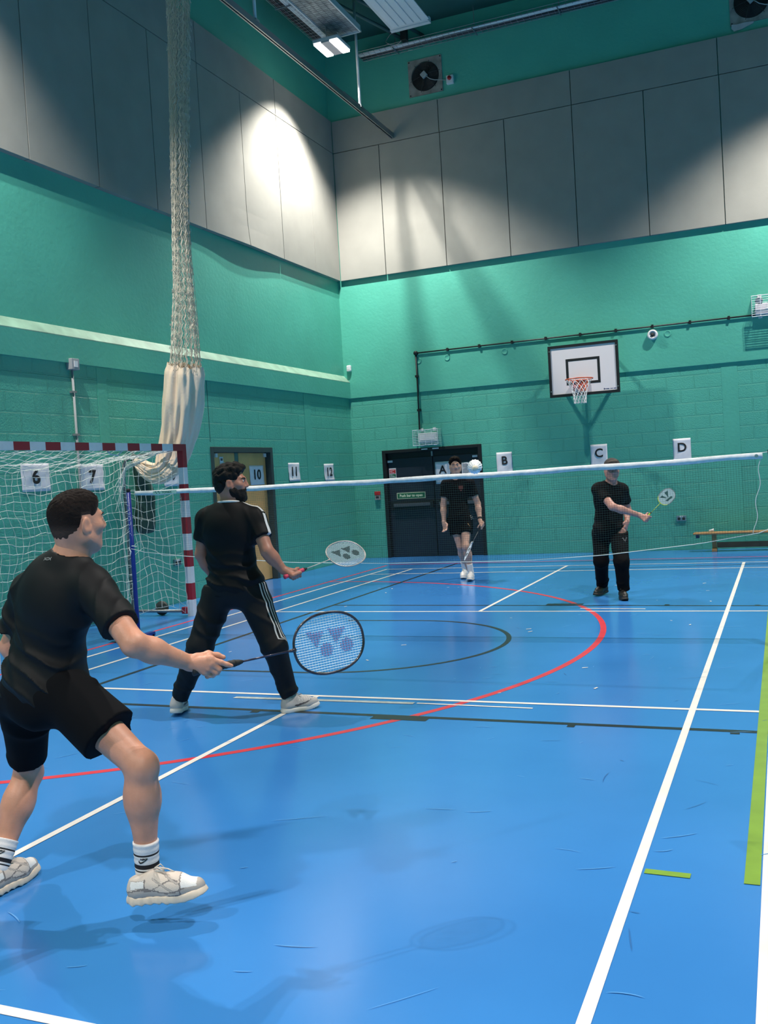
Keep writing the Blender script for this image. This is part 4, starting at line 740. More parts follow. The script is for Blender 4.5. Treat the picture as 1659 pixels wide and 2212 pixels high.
# ---------- shoes ----------
def shoe(heel, toe, upv, mats, par, s=1., pat=None, bumps=0., lace=None, stop=.10):
    heel, toe = V(*heel), V(*toe); R = frame(toe-heel, upv); sc = s; tz = (stop-.10)*1.2; L = lambda x, y, z: heel+R@V(x, y, z)*sc
    U = Sdf(); U.cone(L(0, .042, .05), L(0, .046, stop-.012), .037*sc, .033*sc, .03*sc).cone(L(0, .05, .052), L(.003, .17, .045), .039*sc, .042*sc, .03*sc).cone(L(.003, .17, .042), L(0, .243, .040), .042*sc, .031*sc, .03*sc).cone(L(0, .085, .082+tz*.6), L(.002, .18, .060), .029*sc, .026*sc, .025*sc).cone(L(0, .10, .105+tz), L(0, .095, .085+tz), .022*sc, .026*sc, .02*sc)
    v, f = U.mesh(.0042*sc, cuts=[(L(0, 0, .024), -R[:, 2]), (L(0, .05, stop+.012), nz(R[:, 2]-R[:, 1]*.25))], smooth=1); q = (v-heel)@R/sc
    o = link('shoe', v, f, mats[0], par, True, attr=pat(q) if pat else None)
    B = Sdf(); B.cone(L(0, .040, .015), L(0, .16, .015), .043*sc, .041*sc, .02*sc).cone(L(.004, .16, .015), L(0, .247, .015), .047*sc, .038*sc, .02*sc)
    def post(X, Y, Z, D):
        px, py, pz = X-heel[0], Y-heel[1], Z-heel[2]; x, y, z = [(px*R[0, i]+py*R[1, i]+pz*R[2, i])/sc for i in range(3)]
        r = .45*np.maximum(y-.20, 0)**1.5*2.2; lo_ = r+.0+.004*np.maximum(0, .03-y)/.03+(bumps*np.abs(np.sin(y*105))*np.clip((.20-y)/.06, .25, 1) if bumps else 0); hi_ = .031+r*.9+.006*np.maximum(0, .06-y)/.06; D2 = D+(bumps*.35*np.sin(y*105*2)*np.clip((.20-y)/.06, .2, 1) if bumps else 0)
        return np.maximum(D2, np.maximum(lo_-z, z-hi_)*sc)
    v, f = B.mesh(.0038*sc, post=post, smooth=1); link('sole', v, f, mats[1], o, True)
    if lace:
        mb = MB()
        for k in range(5): y = .105+k*.020; z = .0995-k*.0095+tz*(1-k/5); mb.tube([L(-.026, y-.004, z-.011), L(-.012, y+.004, z+.003), L(0, y+.007, z+.0055), L(.012, y+.004, z+.003), L(.026, y-.004, z-.011)], .0032*sc, 5)
        mb.tube([L(-.01, .10, .112), L(-.03, .115, .118), L(-.028, .135, .10), L(-.01, .105, .108)], .0026*sc, 5); mb.tube([L(.0, .10, .112), L(.022, .12, .122), L(.032, .145, .112), L(.01, .105, .108)], .0026*sc, 5)
        mb.build('laces', lace, o, True)
    return o
# ---------- a whole person ----------
def person(label, J, o):
    J = {k: V(*v) for k, v in J.items()}; h = o['h']; g = o.get('girth', 1.); loc = (J['pel'][0], J['pel'][1], 0); t = thing('person', label, 'person', loc)
    up_ = nz(J['neckb']-J['pel']); lat = nz((J['shR']-J['shL'])-up_*((J['shR']-J['shL'])@up_)); fw = np.cross(up_, lat); T = np.stack([lat, fw, up_], 1)
    hs = o.get('hs', 1.); hR = frame(o['face'], o.get('hup', up_)); hc = J['head']
    def torso(S_, e, ch=1.):
        S_.ell(J['chest']+up_*.02-fw*.005, ((.158*g+e)*ch, .108*g+e, .19), T, .05); S_.ell(J['waist'], (.140*g+e, .105*g+e, .16), T, .06); S_.ell(J['pel']+up_*.03, (.158*g+e, .115*g+e, .13), T, .06)
        S_.cone(J['shL']-up_*.01, J['shR']-up_*.01, .060+e*.6, .060+e*.6, .05)
        for k in ('shR', 'shL'): S_.cone(J['neckb']-up_*.015-fw*.01, mixp(J['neckb'], J[k], .8), .050+e*.6, .050+e*.6, .05)
    # body
    S_ = Sdf(); torso(S_, -.012)
    for k in 'RL':
        hip, kn, an = J['hip'+k], J['knee'+k], J['ank'+k]; S_.cone(hip, kn, .080*g, .054, .04).cone(kn, mixp(kn, an, .35), .051, .053*o.get('calf', 1), .03).cone(mixp(kn, an, .3), an, .052*o.get('calf', 1), .033, .03)
        sh = nz(an-kn); bk = nz(nz(mixp(hip, an, .5)-kn)-sh*(nz(mixp(hip, an, .5)-kn)@sh)+1e-6*fw) if np.linalg.norm(mixp(hip, an, .5)-kn) > .02 else -fw
        S_.ell(mixp(kn, an, .30)+bk*.022, (.040, .040, .10), frame(np.cross(sh, [1, .3, 0]), sh), .04); S_.ell(kn-bk*.018, (.040, .04, .045), np.eye(3), .03)
        s1, e1, w1 = J['sh'+k], J['el'+k], J['wr'+k]; S_.cone(s1, e1, .054, .043, .03).cone(e1, mixp(e1, w1, .35), .042, .044, .02).cone(mixp(e1, w1, .3), w1, .0445, .027, .02)
    S_.cone(J['neckb']-up_*.05, mixp(J['neckb'], hc, .75)-hR[:, 1]*.012, .062*hs*o.get('nk', 1), .056*hs*o.get('nk', 1), .03)
    parts = [S_.mesh(h, smooth=2)]
    N_ = Sdf(); N_.cone(J['neckb']-up_*.0, mixp(J['neckb'], hc, .75)-hR[:, 1]*.012, .0625*hs*o.get('nk', 1), .0565*hs*o.get('nk', 1), .025); head_sdf(N_, hc, hR, hs, o.get('jaw', 1)); parts.append(N_.mesh(o['hh'], smooth=1))
    for k, fn in o['hands'].items():
        H_ = Sdf(); H_.cone(mixp(J['el'+k], J['wr'+k], .75), J['wr'+k], .0335, .0275, .02); fn(H_, J); parts.append(H_.mesh(o['hf'], smooth=1))
    link('body', *merge(parts), o['skin'], t, True)
    # shirt
    S_ = Sdf(); torso(S_, o.get('loose', .012), 1.02)
    for k in 'RL':
        s1, e1 = J['sh'+k], J['el'+k]; f = o.get('sleeve', .62); d = nz(e1-s1); S_.cone(s1, mixp(s1, e1, f+.15), .066, .062+.006, .035, cuts=[(mixp(s1, e1, f), d)])
    hem = J['pel']+up_*o.get('hem', -.03)
    if o.get('skirt'): S_.ell(J['pel']+up_*.02, (.165*g, .128*g, .12), T, .05)
    S_.cone(J['neckb']+up_*.012-fw*.004, J['neckb']+up_*.25, .068*hs, .09, .012, sub=True)
    wr = o.get('wrinkle', 1.)
    rdg = lambda p: (1-np.abs(np.sin(p)))**1.7
    def fold(X, Y, Z, D):
        q = [(X-J['pel'][0])*T[0, i]+(Y-J['pel'][1])*T[1, i]+(Z-J['pel'][2])*T[2, i] for i in range(3)]; l, f, u = q; sd = o.get('seed', 0.)
        m = np.clip((.27-u)/.14, 0, 1); n1 = np.sin(l*9+u*7+sd)+np.sin(f*11-u*12+2*sd); n2 = np.clip(.5+.5*np.sin(l*17+f*13+u*9+sd*3), 0, 1)
        D = D-wr*m*.012*rdg(u*34+l*6+.9*n1+.5*np.sin(l*22+f*19))*(.35+.65*n2)
        D = D-wr*.008*rdg(l*13+u*13+.8*n1+sd)*np.clip((.42-u)/.2, 0, 1)*(1-.6*m)
        D = D-wr*.0035*np.clip((u-.22)/.12, 0, 1)*rdg(np.abs(l)*34+u*24+.7*n1)*np.clip((np.abs(l)-.10)/.06, 0, 1); return D
    v, f = S_.mesh(h*.8, cuts=[(hem+T@V(0, 0, 0), nz(-up_+fw*o.get('hemtilt', 0)))], post=fold, smooth=1); sa = o.get('shirtpat')
    link('t_shirt', v, f, o['shirt'], t, True, attr=sa((v-J['neckb'])@T, v, J) if sa else None)
    # shorts or trousers
    S_ = Sdf(); tr = o.get('trousers'); S_.ell(J['pel']+up_*.01, (.165*g, .128*g, .12), T, .06); S_.ell(J['pel']-fw*.05-up_*.05, (.13*g, .075, .09), T, .06)
    for k in 'RL':
        hip, kn, an = J['hip'+k], J['knee'+k], J['ank'+k]; r = o['leg'+k] if 'leg'+k in o else o['leg']
        if tr: S_.cone(hip, kn, r[0], r[1], .05).cone(kn, mixp(kn, an, .98), r[1], r[2], .03, cuts=[(mixp(kn, an, tr), nz(an-kn))])
        else: f = r[2]; S_.cone(hip, mixp(hip, kn, f+.1), r[0], r[1], .05, cuts=[(mixp(hip, kn, f), nz(nz(kn-hip)+V(*r[3]) if len(r) > 3 else kn-hip))])
    for a, b, ra, rb in o.get('extra', ()): S_.cone(a, b, ra, rb, .02)
    top = J['pel']+up_*o.get('top', o.get('hem', -.03)+.07)
    def fold2(X, Y, Z, D):
        n1 = np.sin(X*13+Z*9)+np.sin(Y*15-Z*11); D = D-wr*.007*rdg(Z*16+X*13+Y*7+.9*n1)*np.clip(.5+.5*np.sin(X*15+Z*12), 0, 1)
        if tr:
            for k in 'RL':
                kn, an = J['knee'+k], J['ank'+k]; d = nz(an-kn); u = (X-kn[0])*d[0]+(Y-kn[1])*d[1]+(Z-kn[2])*d[2]; ln = np.linalg.norm(an-kn); pr = np.sqrt(np.maximum((X-kn[0])**2+(Y-kn[1])**2+(Z-kn[2])**2-u*u, 0)); nr = np.clip((.16-pr)/.05, 0, 1)
                D = D-.011*rdg(u*36+5*X+.8*np.sin(14*Y+u*20)+.6*np.sin(17*X))*nr*(np.clip((u-ln*.55)/.1, 0, 1)*np.clip((ln*1.02-u)/.05, 0, 1)+.7*np.clip(1-np.abs(u)/.10, 0, 1))
        return D
    v, f = S_.mesh(h*.8, cuts=[(top, up_)], post=fold2, smooth=1); pa = o.get('legpat')
    link('trousers' if tr else 'shorts', v, f, o['bottom'], t, True, attr=pa(v, J, T) if pa else None)
    return t, J, T, hc, hR, hs
def sock(kn, an, f0, r0, r1, mat, par, h=.004):
    kn, an = V(*kn), V(*an); d = nz(an-kn); a = mixp(kn, an, f0); S_ = Sdf(); S_.cone(a-d*.03, an+d*.02, r0, r1, .01, cuts=[(a, -d)]); ln = np.linalg.norm(an-a)
    v, f = S_.mesh(h, smooth=1, post=lambda X, Y, Z, D: D-.0008*np.sin(((X-a[0])*d[0]+(Y-a[1])*d[1]+(Z-a[2])*d[2])*300)); return link('sock', v, f, mat, par, True, attr=((v-a)@d)/ln), a, d, ln
from mathutils.bvhtree import BVHTree
def decal(name, o, polys, src, n, u, w, mat, par, lift=.0012, sub=0):   # flat shapes laid onto the surface of another mesh
    tgt = par; vs = [tuple(v.co) for v in tgt.data.vertices]; org = ORG[tgt.name]; bv = BVHTree.FromPolygons(vs, [tuple(p.vertices) for p in tgt.data.polygons]); out = []; pv, pf = polys
    for x, y in pv:
        p = V(*o)+x*V(*u)+y*V(*w); hit_ = bv.ray_cast(Vector(p-org+V(*n)*.15), Vector(-V(*n)), .4); out.append((V(*hit_[0])+org if hit_[0] else p)+V(*n)*lift)
    return link(name, out, pf, mat, par)
def strip2d(pts, w):   # polyline -> flat band
    P = np.array(pts, float); Tn = np.gradient(P, axis=0); Tn /= np.maximum(np.linalg.norm(Tn, axis=1), 1e-9)[:, None]; N = np.c_[-Tn[:, 1], Tn[:, 0]]*np.broadcast_to(np.asarray(w), (len(P),))[:, None]/2
    return [tuple(x) for x in np.r_[P+N, P-N]], [(i, i+1, len(P)+i+1, len(P)+i) for i in range(len(P)-1)]
def join2d(*ps):
    v, f = [], []
    for a, b in ps: n = len(v); v += list(a); f += [tuple(n+i for i in q) for q in b]
    return v, f
# ================= the four players =================
black = M('black_jersey', (.0045, .0045, .0058), .62, bump=.06, bs=900, spec=.22); black2 = M('black_polyester', (.0032, .0032, .0045), .85, bump=.05, bs=700, spec=.12); black3 = M('black_cotton', (.0042, .0042, .0052), .8, bump=.05, bs=700, spec=.12)
fwc = V(-.385, .923, 0); rtc = V(.923, .385, 0)   # away from / to the right of the photographer
# --- near player ---
sk1 = M('skin_light_tan', (.60, .27, .175), .5, var=.10, vs=18, sss=.12, bump=.08, bs=160)
J1 = dict(pel=(0.539, -5.27, 0.811), hipR=(0.66, -5.296, 0.803), hipL=(0.412, -5.247, 0.784), kneeR=(0.982, -5.302, 0.556), ankR=(0.957, -5.28, 0.185), kneeL=(0.237, -5.071, 0.415), ankL=(0.222, -5.262, 0.09), waist=(0.558, -5.262, 0.95), chest=(0.62, -5.269, 1.127), neckb=(0.704, -5.256, 1.314), head=(0.728, -5.247, 1.440),
    shR=(0.812, -5.290, 1.200), shL=(0.468, -5.234, 1.180), elR=(1.049, -5.383, 1.01), wrR=(1.135, -5.184, 0.907), elL=(0.352, -5.23, 0.965), wrL=(0.432, -5.18, 0.80))
h1 = {k: V(*v) for k, v in dict(mi=(1.219, -5.176, 0.92), mm=(1.224, -5.18, 0.904), mr=(1.212, -5.179, 0.887), mp=(1.192, -5.177, 0.874), i1=(1.253, -5.162, 0.906), i2=(1.27, -5.15, 0.896), i3=(1.281, -5.14, 0.89), m1=(1.246, -5.165, 0.882), m2=(1.222, -5.142, 0.864), m3=(1.194, -5.122, 0.871), r1=(1.232, -5.166, 0.87), r2=(1.203, -5.145, 0.854), r3=(1.178, -5.123, 0.861),
    l1=(1.207, -5.165, 0.86), l2=(1.182, -5.148, 0.851), l3=(1.165, -5.134, 0.858), t0=(1.159, -5.174, 0.924), t1=(1.19, -5.145, 0.931), t2=(1.217, -5.126, 0.924), t3=(1.236, -5.118, 0.916)).items()}
def hand1(S_, J):
    w = J['wrR']
    for k, pts in (('mi', ('i1', 'i2', 'i3')), ('mm', ('m1', 'm2', 'm3')), ('mr', ('r1', 'r2', 'r3')), ('mp', ('l1', 'l2', 'l3'))):
        S_.cone(w, h1[k], .024, .0135, .012); S_.chain([h1[k]]+[h1[p] for p in pts], [.0115, .0098, .0088, .0072], .004); S_.ell(h1[k], (.012, .012, .012), np.eye(3), .006)
    S_.chain([mixp(w, h1['t0'], .6), h1['t0'], h1['t1'], h1['t2'], h1['t3']], [.022, .016, .0125, .0105, .0085], .008); S_.cone(h1['t1'], h1['mi'], .010, .011, .012)
hairm1 = attr_mat('crew_cut_hair', [(0, (.30, .16, .115)), (.2, (.15, .088, .068)), (.4, (.075, .047, .039)), (.62, (.030, .019, .016)), (1, (.020, .013, .0115))], .8, bump=.9, bs=420, spec=.12, interp='LINEAR')
o1 = dict(h=.008, hh=.003, hf=.0025, skin=sk1, shirt=black, bottom=black2, face=(.40, .915, .02), hup=(.02, -.16, 1), hs=.97, nk=1.04, hands=dict(R=hand1, L=lambda S_, J: hand_open(S_, J['wrL'], (.4, .3, -.4), (.5, -.3, .2), 1)), sleeve=.68, hem=-.065, top=.14, skirt=True, hemtilt=.0, loose=.008, calf=1.12,
    legR=(.105, .112, .58), legL=(.098, .072, .80), girth=1.0, wrinkle=1.75, jaw=1.03, extra=(((.70, -5.28, .83), (.765, -5.27, .845), .03, .016),))
t1, J_, T1, hc1, hR1, hs1 = person('person in black t-shirt and shorts lunging in the left foreground with a racket', J1, o1)
hair('hair', hc1, hR1, hs1, 'crew', hairm1, t1, .0028, lambda q, e: np.clip(np.minimum(e/.06, .35+np.clip((q[:, 2]+.03)/.10, 0, .65)), 0, 1)); eyes(hc1, hR1, hs1, t1, M('brow_dark', (.012, .008, .007), .8))
sockm = attr_mat('striped_white_sock', [(0, (.72, .68, .70)), (.27, (.01, .01, .015)), (.32, (.74, .70, .72)), (.54, (.01, .01, .015)), (.66, (.74, .70, .72)), (.71, (.01, .01, .015)), (.75, (.74, .70, .72))], .85, bump=.3, bs=500)
shoem1 = attr_mat('running_shoe_upper', [(0, (.62, .52, .46)), (.35, (.20, .17, .165)), (.5, (.44, .38, .35)), (.7, (.78, .74, .73))], .55, bump=.2, bs=350)
solem1 = M('cream_sole', (.72, .58, .47), .5); lacem = M('off_white_lace', (.70, .62, .57), .8)
def patA(q):
    x, y, z = q.T; p = np.zeros(len(q)); edge = .050+.009*np.sin(y*34-.6)+.10*np.maximum(0, .045-y); p[z < edge] = .55; p[np.abs(z-edge) < .0028] = .42; e2 = .066+.013*np.sin(y*40+1.2); p[(np.abs(z-e2) < .0032) & (y > .03) & (y < .19)] = .42
    p[(y < .072) & (y > .022) & (z < .086) & (z > edge+.004) & (np.abs(x) > .02)] = .85; p[(np.abs(y-.074) < .003) & (z > .05) & (z < .09)] = .42; p[(y > .195) & (y < .25) & (z > .050)] = .85; p[(y > .25) & (z > .036)] = .55; p[np.abs(y-.195) < .0025] = .42
    p[(np.abs(np.sin(y*58+z*95)) > .92) & (y > .10) & (y < .19) & (z > edge)] = .55; p[(z < .030)] = .42; return p
s1 = shoe((.925, -5.357, .070), (1.158, -5.267, .082), (-.10, .05, 1), (shoem1, solem1), t1, 1.03, patA, .006, lacem, .086)
MB().tube([(1.003, -5.30, .185), (1.03, -5.30, .192), (1.06, -5.295, .188), (1.083, -5.29, .178)], .0024, 6).build('lace_end', lacem, s1, True)
s2 = shoe((.234, -5.354, 0), (.240, -5.06, 0), (0, 0, 1), (shoem1, solem1), t1, 1.03, patA, .006, lacem, .086)
swoosh = strip2d([(-.016, .004), (-.0165, -.002), (-.0125, -.006), (-.006, -.005), (.002, -.0015), (.010, .003), (.018, .0085)], [.001, .005, .0062, .0055, .004, .0025, .0008])
nk_v, nk_f = text_mesh('NIKE', .0115, .0006); nike = ([(x*1.05+.35*y+.002, y*.85+.0075) for x, y, z in nk_v], nk_f)
for kn, an, f0, dd in ((J1['kneeR'], (.962, -5.285, .145), .67, (.35, -.92, 0)), (J1['kneeL'], (.228, -5.275, .075), .67, (.45, -.85, 0))):
    so, a, d, ln = sock(kn, an, f0, .0475, .041, sockm, t1, .0035); n_ = nz(V(*dd)-d*(V(*dd)@d)); u_d = np.cross(-d, n_)*1.; sw = join2d(swoosh, nike); decal('woven_emblem', a+d*ln*.43, ([(x*.95, y*1.0) for x, y in sw[0]], sw[1]), None, n_, u_d, -d, ink, so, .0015)
shirt1 = [c for c in t1.children if c.name.startswith('t_shirt')][0]
ring = lambda x0, y0, a, b, t0, t1_, n=18: [(x0+a*cos(t), y0+b*sin(t)) for t in np.linspace(t0, t1_, n)]
ua = join2d(strip2d(ring(0, .006, .0185, .010, pi*.98, 2*pi+.06), .0035), strip2d(ring(0, -.006, .0185, .010, -.06, pi+.06), .0035)); nb = nz(V(-.15, -.98, .30)); ur = nz(np.cross(up, nb))*1
decal('back_emblem', (.655, -5.35, 1.315), ua, None, nb, ur, np.cross(nb, ur), M('grey_print', (.17, .17, .175), .5), shirt1)
YY = [[(-.091, .053), (-.018, .048), (-.054, -.011)], [(-.002, .052), (.075, .048), (.026, -.008)], ('c', -.016, -.025, .026), ('c', .069, -.021, .026)]
frm1 = M('dark_red_black_frame', (.03, .02, .03), .3, var=.8, vs=24, coat=.5); gripb = M('black_grip', (.012, .012, .013), .7)
butt1 = V(1.501, -4.783, .911)+(V(1.192, -5.155, .880)-V(1.501, -4.783, .911))*1.12
racket('badminton_racket', 'black badminton racket held out by the near player', butt1, (1.501, -4.783, .911), -fwc+V(0, 0, .05), frm1, gripb, (YY, (.26, .22, .42)), M('dark_shaft', (.035, .03, .06), .25, .3))
# --- bearded player ---
sk2 = M('skin_tan', (.44, .185, .125), .5, var=.08, vs=20, sss=.1)
J2 = dict(pel=(-0.273, -2.554, 0.861), hipR=(-0.17, -2.532, 0.825), hipL=(-0.394, -2.572, 0.833), kneeR=(-0.012, -2.553, 0.463), ankR=(0.020, -2.435, 0.10), kneeL=(-0.498, -2.691, 0.477), ankL=(-0.745, -2.625, 0.10), waist=(-0.29, -2.561, 1.058), chest=(-0.288, -2.56, 1.229), neckb=(-0.277, -2.555, 1.408), head=(-0.259, -2.548, 1.562),
    shR=(-0.108, -2.526, 1.315), shL=(-0.463, -2.569, 1.325), elR=(0.003, -2.59, 1.096), wrR=(0.084, -2.535, 0.965), elL=(-0.52, -2.568, 1.086), wrL=(-0.455, -2.50, 0.89))
shirt2 = attr_mat('black_shirt_white_stripe', [(0, (.0045, .0042, .005)), (.47, (.72, .70, .70)), (.58, (.0045, .0042, .005))], .62, bump=.06, bs=800, spec=.2)
def sp2(q, v, J):
    l, f, u = q.T; p = np.clip(.5+(f+.005)/.25, 0, 1); p[u < -.055] = 0
    d = nz(J['elR']-J['shR']); w = (v-J['shR'])@d; off = (v-J['shR'])-w[:, None]*d; dn = nz(np.cross(d, nz(V(0, 0, 1)+rtc*.3))); b = (w > .0) & (l > .1) & (np.linalg.norm(off, axis=1) < .098); p[b] = np.clip(.5-(off[b]@dn)/.25*(-1 if dn@fwc > 0 else 1), 0, 1); sd = off@nz(rtc+V(0, 0, .6)); b1 = b & (sd < 0); p[b1] = np.where(p[b1] > .52, 1., 0.); return p
tr2 = attr_mat('black_trousers_white_stripes', [(0, (.003, .003, .0045)), (.39, (.60, .58, .56)), (.425, (.003, .003, .0045)), (.48, (.60, .58, .56)), (.515, (.003, .003, .0045)), (.57, (.60, .58, .56)), (.605, (.003, .003, .0045))], .65, bump=.1, bs=700, spec=.3)
def lp2(v, J, T):
    p = np.zeros(len(v)); d = nz(J['kneeR']-J['hipR']); w = (v-J['hipR'])@d; off = (v-J['hipR'])-w[:, None]*d; sd = nz(T[:, 0]-T[:, 1]*.35); sd = nz(sd-d*(sd@d)); g_ = np.cross(d, sd); gg = off@g_; p = np.clip(.5+(gg+2.5*np.maximum(0, w-.37)+2.5*np.maximum(0, -.05-w))/.28, 0, 1); b = off@sd < .02; p[b] = np.where(gg[b] > 0, 1., 0.); p[w > .43] = 1; return p
o2 = dict(h=.010, hh=.0045, hf=.004, skin=sk2, shirt=shirt2, bottom=tr2, face=(.93, .36, -.02), hs=1.0, nk=1.05, hands=dict(R=lambda S_, J: hand_grip(S_, J['wrR'], (.148, -2.505, .940), (.19, .43, .09), (.75, -.60, -.1), 1.), L=lambda S_, J: hand_open(S_, J['wrL'], (.2, .5, -.6), (.8, -.2, 0), 1)), sleeve=.60, hem=-.045, loose=.018, girth=1.08, wrinkle=1.5,
    trousers=.93, leg=(.112, .083, .056), shirtpat=sp2, legpat=lp2, skirt=True)
t2, J_, T2, hc2, hR2, hs2 = person('bearded person with curly dark hair in black trousers with white side stripes', J2, o2)
hair2 = M('curly_dark_hair', (.010, .007, .006), .65, bump=.6, bs=150, spec=.22); hair('hair', hc2, hR2, hs2, 'curly', hair2, t2, .0042); eyes(hc2, hR2, hs2, t2, hair2)
def beard(c, R, s, par, mat, h):
    L = lambda x, y, z: V(*c)+R@V(x, y, z)*s; S_ = Sdf(); S_.ell(L(0, .030, -.048), np.array((.065, .070, .078))*s, R, .03*s); S_.ell(L(0, .066, -.106), np.array((.034, .032, .030))*s, R, .03*s)
    for a in (-1, 1): S_.cone(L(a*.062, .0, -.058), L(a*.016, .060, -.104), .021*s, .023*s, .03*s)
    def post(X, Y, Z, D):
        px, py, pz = X-c[0], Y-c[1], Z-c[2]; x, y, z = [(px*R[0, i]+py*R[1, i]+pz*R[2, i])/s for i in range(3)]; top = np.interp(y, [-.02, .02, .05, .075, .10, .14], [-.005, -.012, -.050, -.047, -.043, -.043])
        mouth = np.sqrt((x/.020)**2+((z+.059)/.008)**2)-1; D = D-.003*s*np.sin(x*130)*np.sin(y*120+z*60); D = np.maximum(D, np.where(y > .08, -mouth*.008*s, -1)); return np.maximum(D, np.maximum((z-top)*s*.8, (-.004-y)*s))
    return link('beard', *S_.mesh(h, post=post, smooth=1), mat, par, True)
beard(hc2, hR2, hs2, t2, hair2, .004)
c_ = V(*J2['neckb']); MB().tube([c_+T2@V(.078*cos(a), .070*sin(a)-.004, .020+.010*sin(a)*-1.) for a in np.linspace(0, 2*pi, 33)[:-1]], .0085, 8, True).build('collar', M('collar_white', (.70, .68, .68), .7), t2, True)
shoem2 = attr_mat('grey_trainer_upper', [(0, (.52, .47, .45)), (.35, (.10, .085, .09)), (.5, (.38, .34, .33)), (.7, (.70, .66, .64))], .6, bump=.2, bs=350); sole2 = M('white_sole', (.74, .68, .64), .5)
def patB(q):
    x, y, z = q.T; p = np.zeros(len(q)); c_ = .040+.9*np.maximum(y-.10, 0)**1.3*.5; w = np.interp(y, [.07, .10, .15, .22], [.001, .009, .007, .002]); p[(np.abs(z-c_-.006) < w) & (y > .08) & (y < .215)] = .42; p[(np.abs(np.sin(y*170)) > .8) & (z > .068) & (y > .10)] = .85; return p
shoe((-.018, -2.50, 0), (.118, -2.325, 0), (0, 0, 1), (shoem2, sole2), t2, 1.0, patB, .0, lacem, .105)
shoe((-.722, -2.71, .022), (-.822, -2.455, 0), (0, .1, 1), (shoem2, sole2), t2, 1.0, patB, .0, lacem, .105)
hd2 = V(.333, -2.084, 1.025); bt2 = V(.148, -2.505, .940); frm2 = M('silver_frame', (.45, .42, .40), .35, .4); pink = M('pink_grip', (.70, .06, .12), .6)
racket('badminton_racket', 'silver badminton racket with a pink grip held by the bearded player', hd2+(bt2-hd2)*1.18, hd2, (.25, -.80, .55), frm2, pink, (YY, (.06, .05, .06)), M('pale_shaft', (.5, .5, .45), .35))
# --- far player facing the camera, at the doors ---
sk3 = M('skin_pale', (.55, .31, .235), .5, var=.06, vs=20, sss=.1); hair3 = M('brown_black_hair', (.010, .007, .0055), .85, bump=.5, bs=150, spec=.1)
J3 = dict(pel=(-1.158, 5.019, 0.871), hipR=(-1.245, 4.99, 0.85), hipL=(-1.075, 5.05, 0.85), kneeR=(-1.165, 5.011, 0.490), ankR=(-1.205, 5.30, 0.105), kneeL=(-1.035, 4.858, 0.495), ankL=(-1.02, 5.00, 0.095), waist=(-1.162, 5.017, 1.031), chest=(-1.163, 5.017, 1.25), neckb=(-1.18, 5.021, 1.463), head=(-1.170, 4.994, 1.640),
    shR=(-1.330, 4.987, 1.385), shL=(-0.985, 5.06, 1.375), elR=(-1.378, 4.982, 1.082), wrR=(-1.350, 4.885, 0.845), elL=(-0.908, 5.123, 1.081), wrL=(-0.850, 5.0, 0.847))
o3 = dict(h=.011, hh=.006, hf=.005, skin=sk3, shirt=black3, bottom=black2, face=(.33, -.94, .0), hs=1.03, nk=1.03, hands=dict(R=lambda S_, J: hand_open(S_, J['wrR'], (.25, -.25, -.9), (-.3, -.9, 0), -1, 1.05), L=lambda S_, J: hand_grip(S_, J['wrL'], (-.825, 4.94, .775), (-.135, -.33, -.325), (.75, -.3, .5), -1., 1.05)), sleeve=.58, hem=-.01, loose=.006, girth=.99, wrinkle=.8, leg=(.098, .100, .50), jaw=1.)
t3, J_, T3, hc3, hR3, hs3 = person('person in black t-shirt, shorts and white shoes walking in front of the dark door', J3, o3)
hair('hair', hc3, hR3, hs3, 'curly', hair3, t3, .006); eyes(hc3, hR3, hs3, t3, hair3); MB().tube([V(*hc3)+hR3@V(x, .0935, -.058)*hs3 for x in (-.019, 0, .019)], [.002, .0035, .002], 5).build('lips', M('lip_rose', (.30, .10, .085), .5), t3, True)
wsock = M('white_sock', (.74, .71, .71), .85); wshoe = attr_mat('white_trainer', [(0, (.76, .72, .71)), (.35, (.42, .40, .42)), (.5, (.66, .62, .62)), (.7, (.80, .77, .76))], .5); wsole = M('trainer_sole', (.66, .62, .60), .5)
sock(J3['kneeR'], (-1.212, 5.29, .12), .66, .045, .040, wsock, t3, .006); sock(J3['kneeL'], (-1.02, 4.98, .11), .66, .045, .040, wsock, t3, .006)
shoe((-1.225, 5.345, .012), (-1.175, 5.06, 0), (0, 0, 1), (wshoe, wsole), t3, 1.04, patB, 0, None); shoe((-1.035, 5.045, 0), (-.985, 4.76, .012), (0, 0, 1), (wshoe, wsole), t3, 1.04, patB, 0, None)
wr3, el3 = V(*J3['wrL']), V(*J3['elL']); d_ = nz(el3-wr3); MB().lathe(wr3+d_*.03, d_, [(.034, -.012), (.037, -.010), (.037, .010), (.034, .012)], 20).build('wristwatch', dark, t3, True)
ch3 = {c.name.split('.')[0]: c for c in t3.children}; n3 = nz(V(.33, -.94, .1)); u3 = nz(np.cross(up, n3))
decal('chest_emblem', V(*J3['chest'])+up*V(0, 0, .07)+u3*.045, join2d(strip2d([(-.03, 0), (.03, 0)], .05), strip2d([(-.012, -.045), (.012, -.045)], .02)), None, n3, u3, (0, 0, 1), M('dull_red_print', (.10, .018, .014), .7), ch3['t_shirt'], .003)
decal('white_tab', V(*J3['hipL'])+u3*.05+V(0, 0, .035), join2d(*[strip2d([(-.02, z), (.03, z+.006)], .011) for z in (-.025, 0, .025)]), None, nz(V(.7, -.7, .1)), nz(np.cross(up, nz(V(.7, -.7, .1)))), (0, 0, 1), white, ch3['shorts'], .004)
decal('gold_emblem', V(*J3['hipL'])+u3*.02+V(0, 0, -.08), join2d(strip2d([(-.028, -.025), (0, .03), (.028, -.025)], .014), strip2d([(-.03, -.04), (.035, -.04)], .014)), None, n3, u3, (0, 0, 1), M('gold_print', (.42, .25, .09), .6), ch3['shorts'], .004)
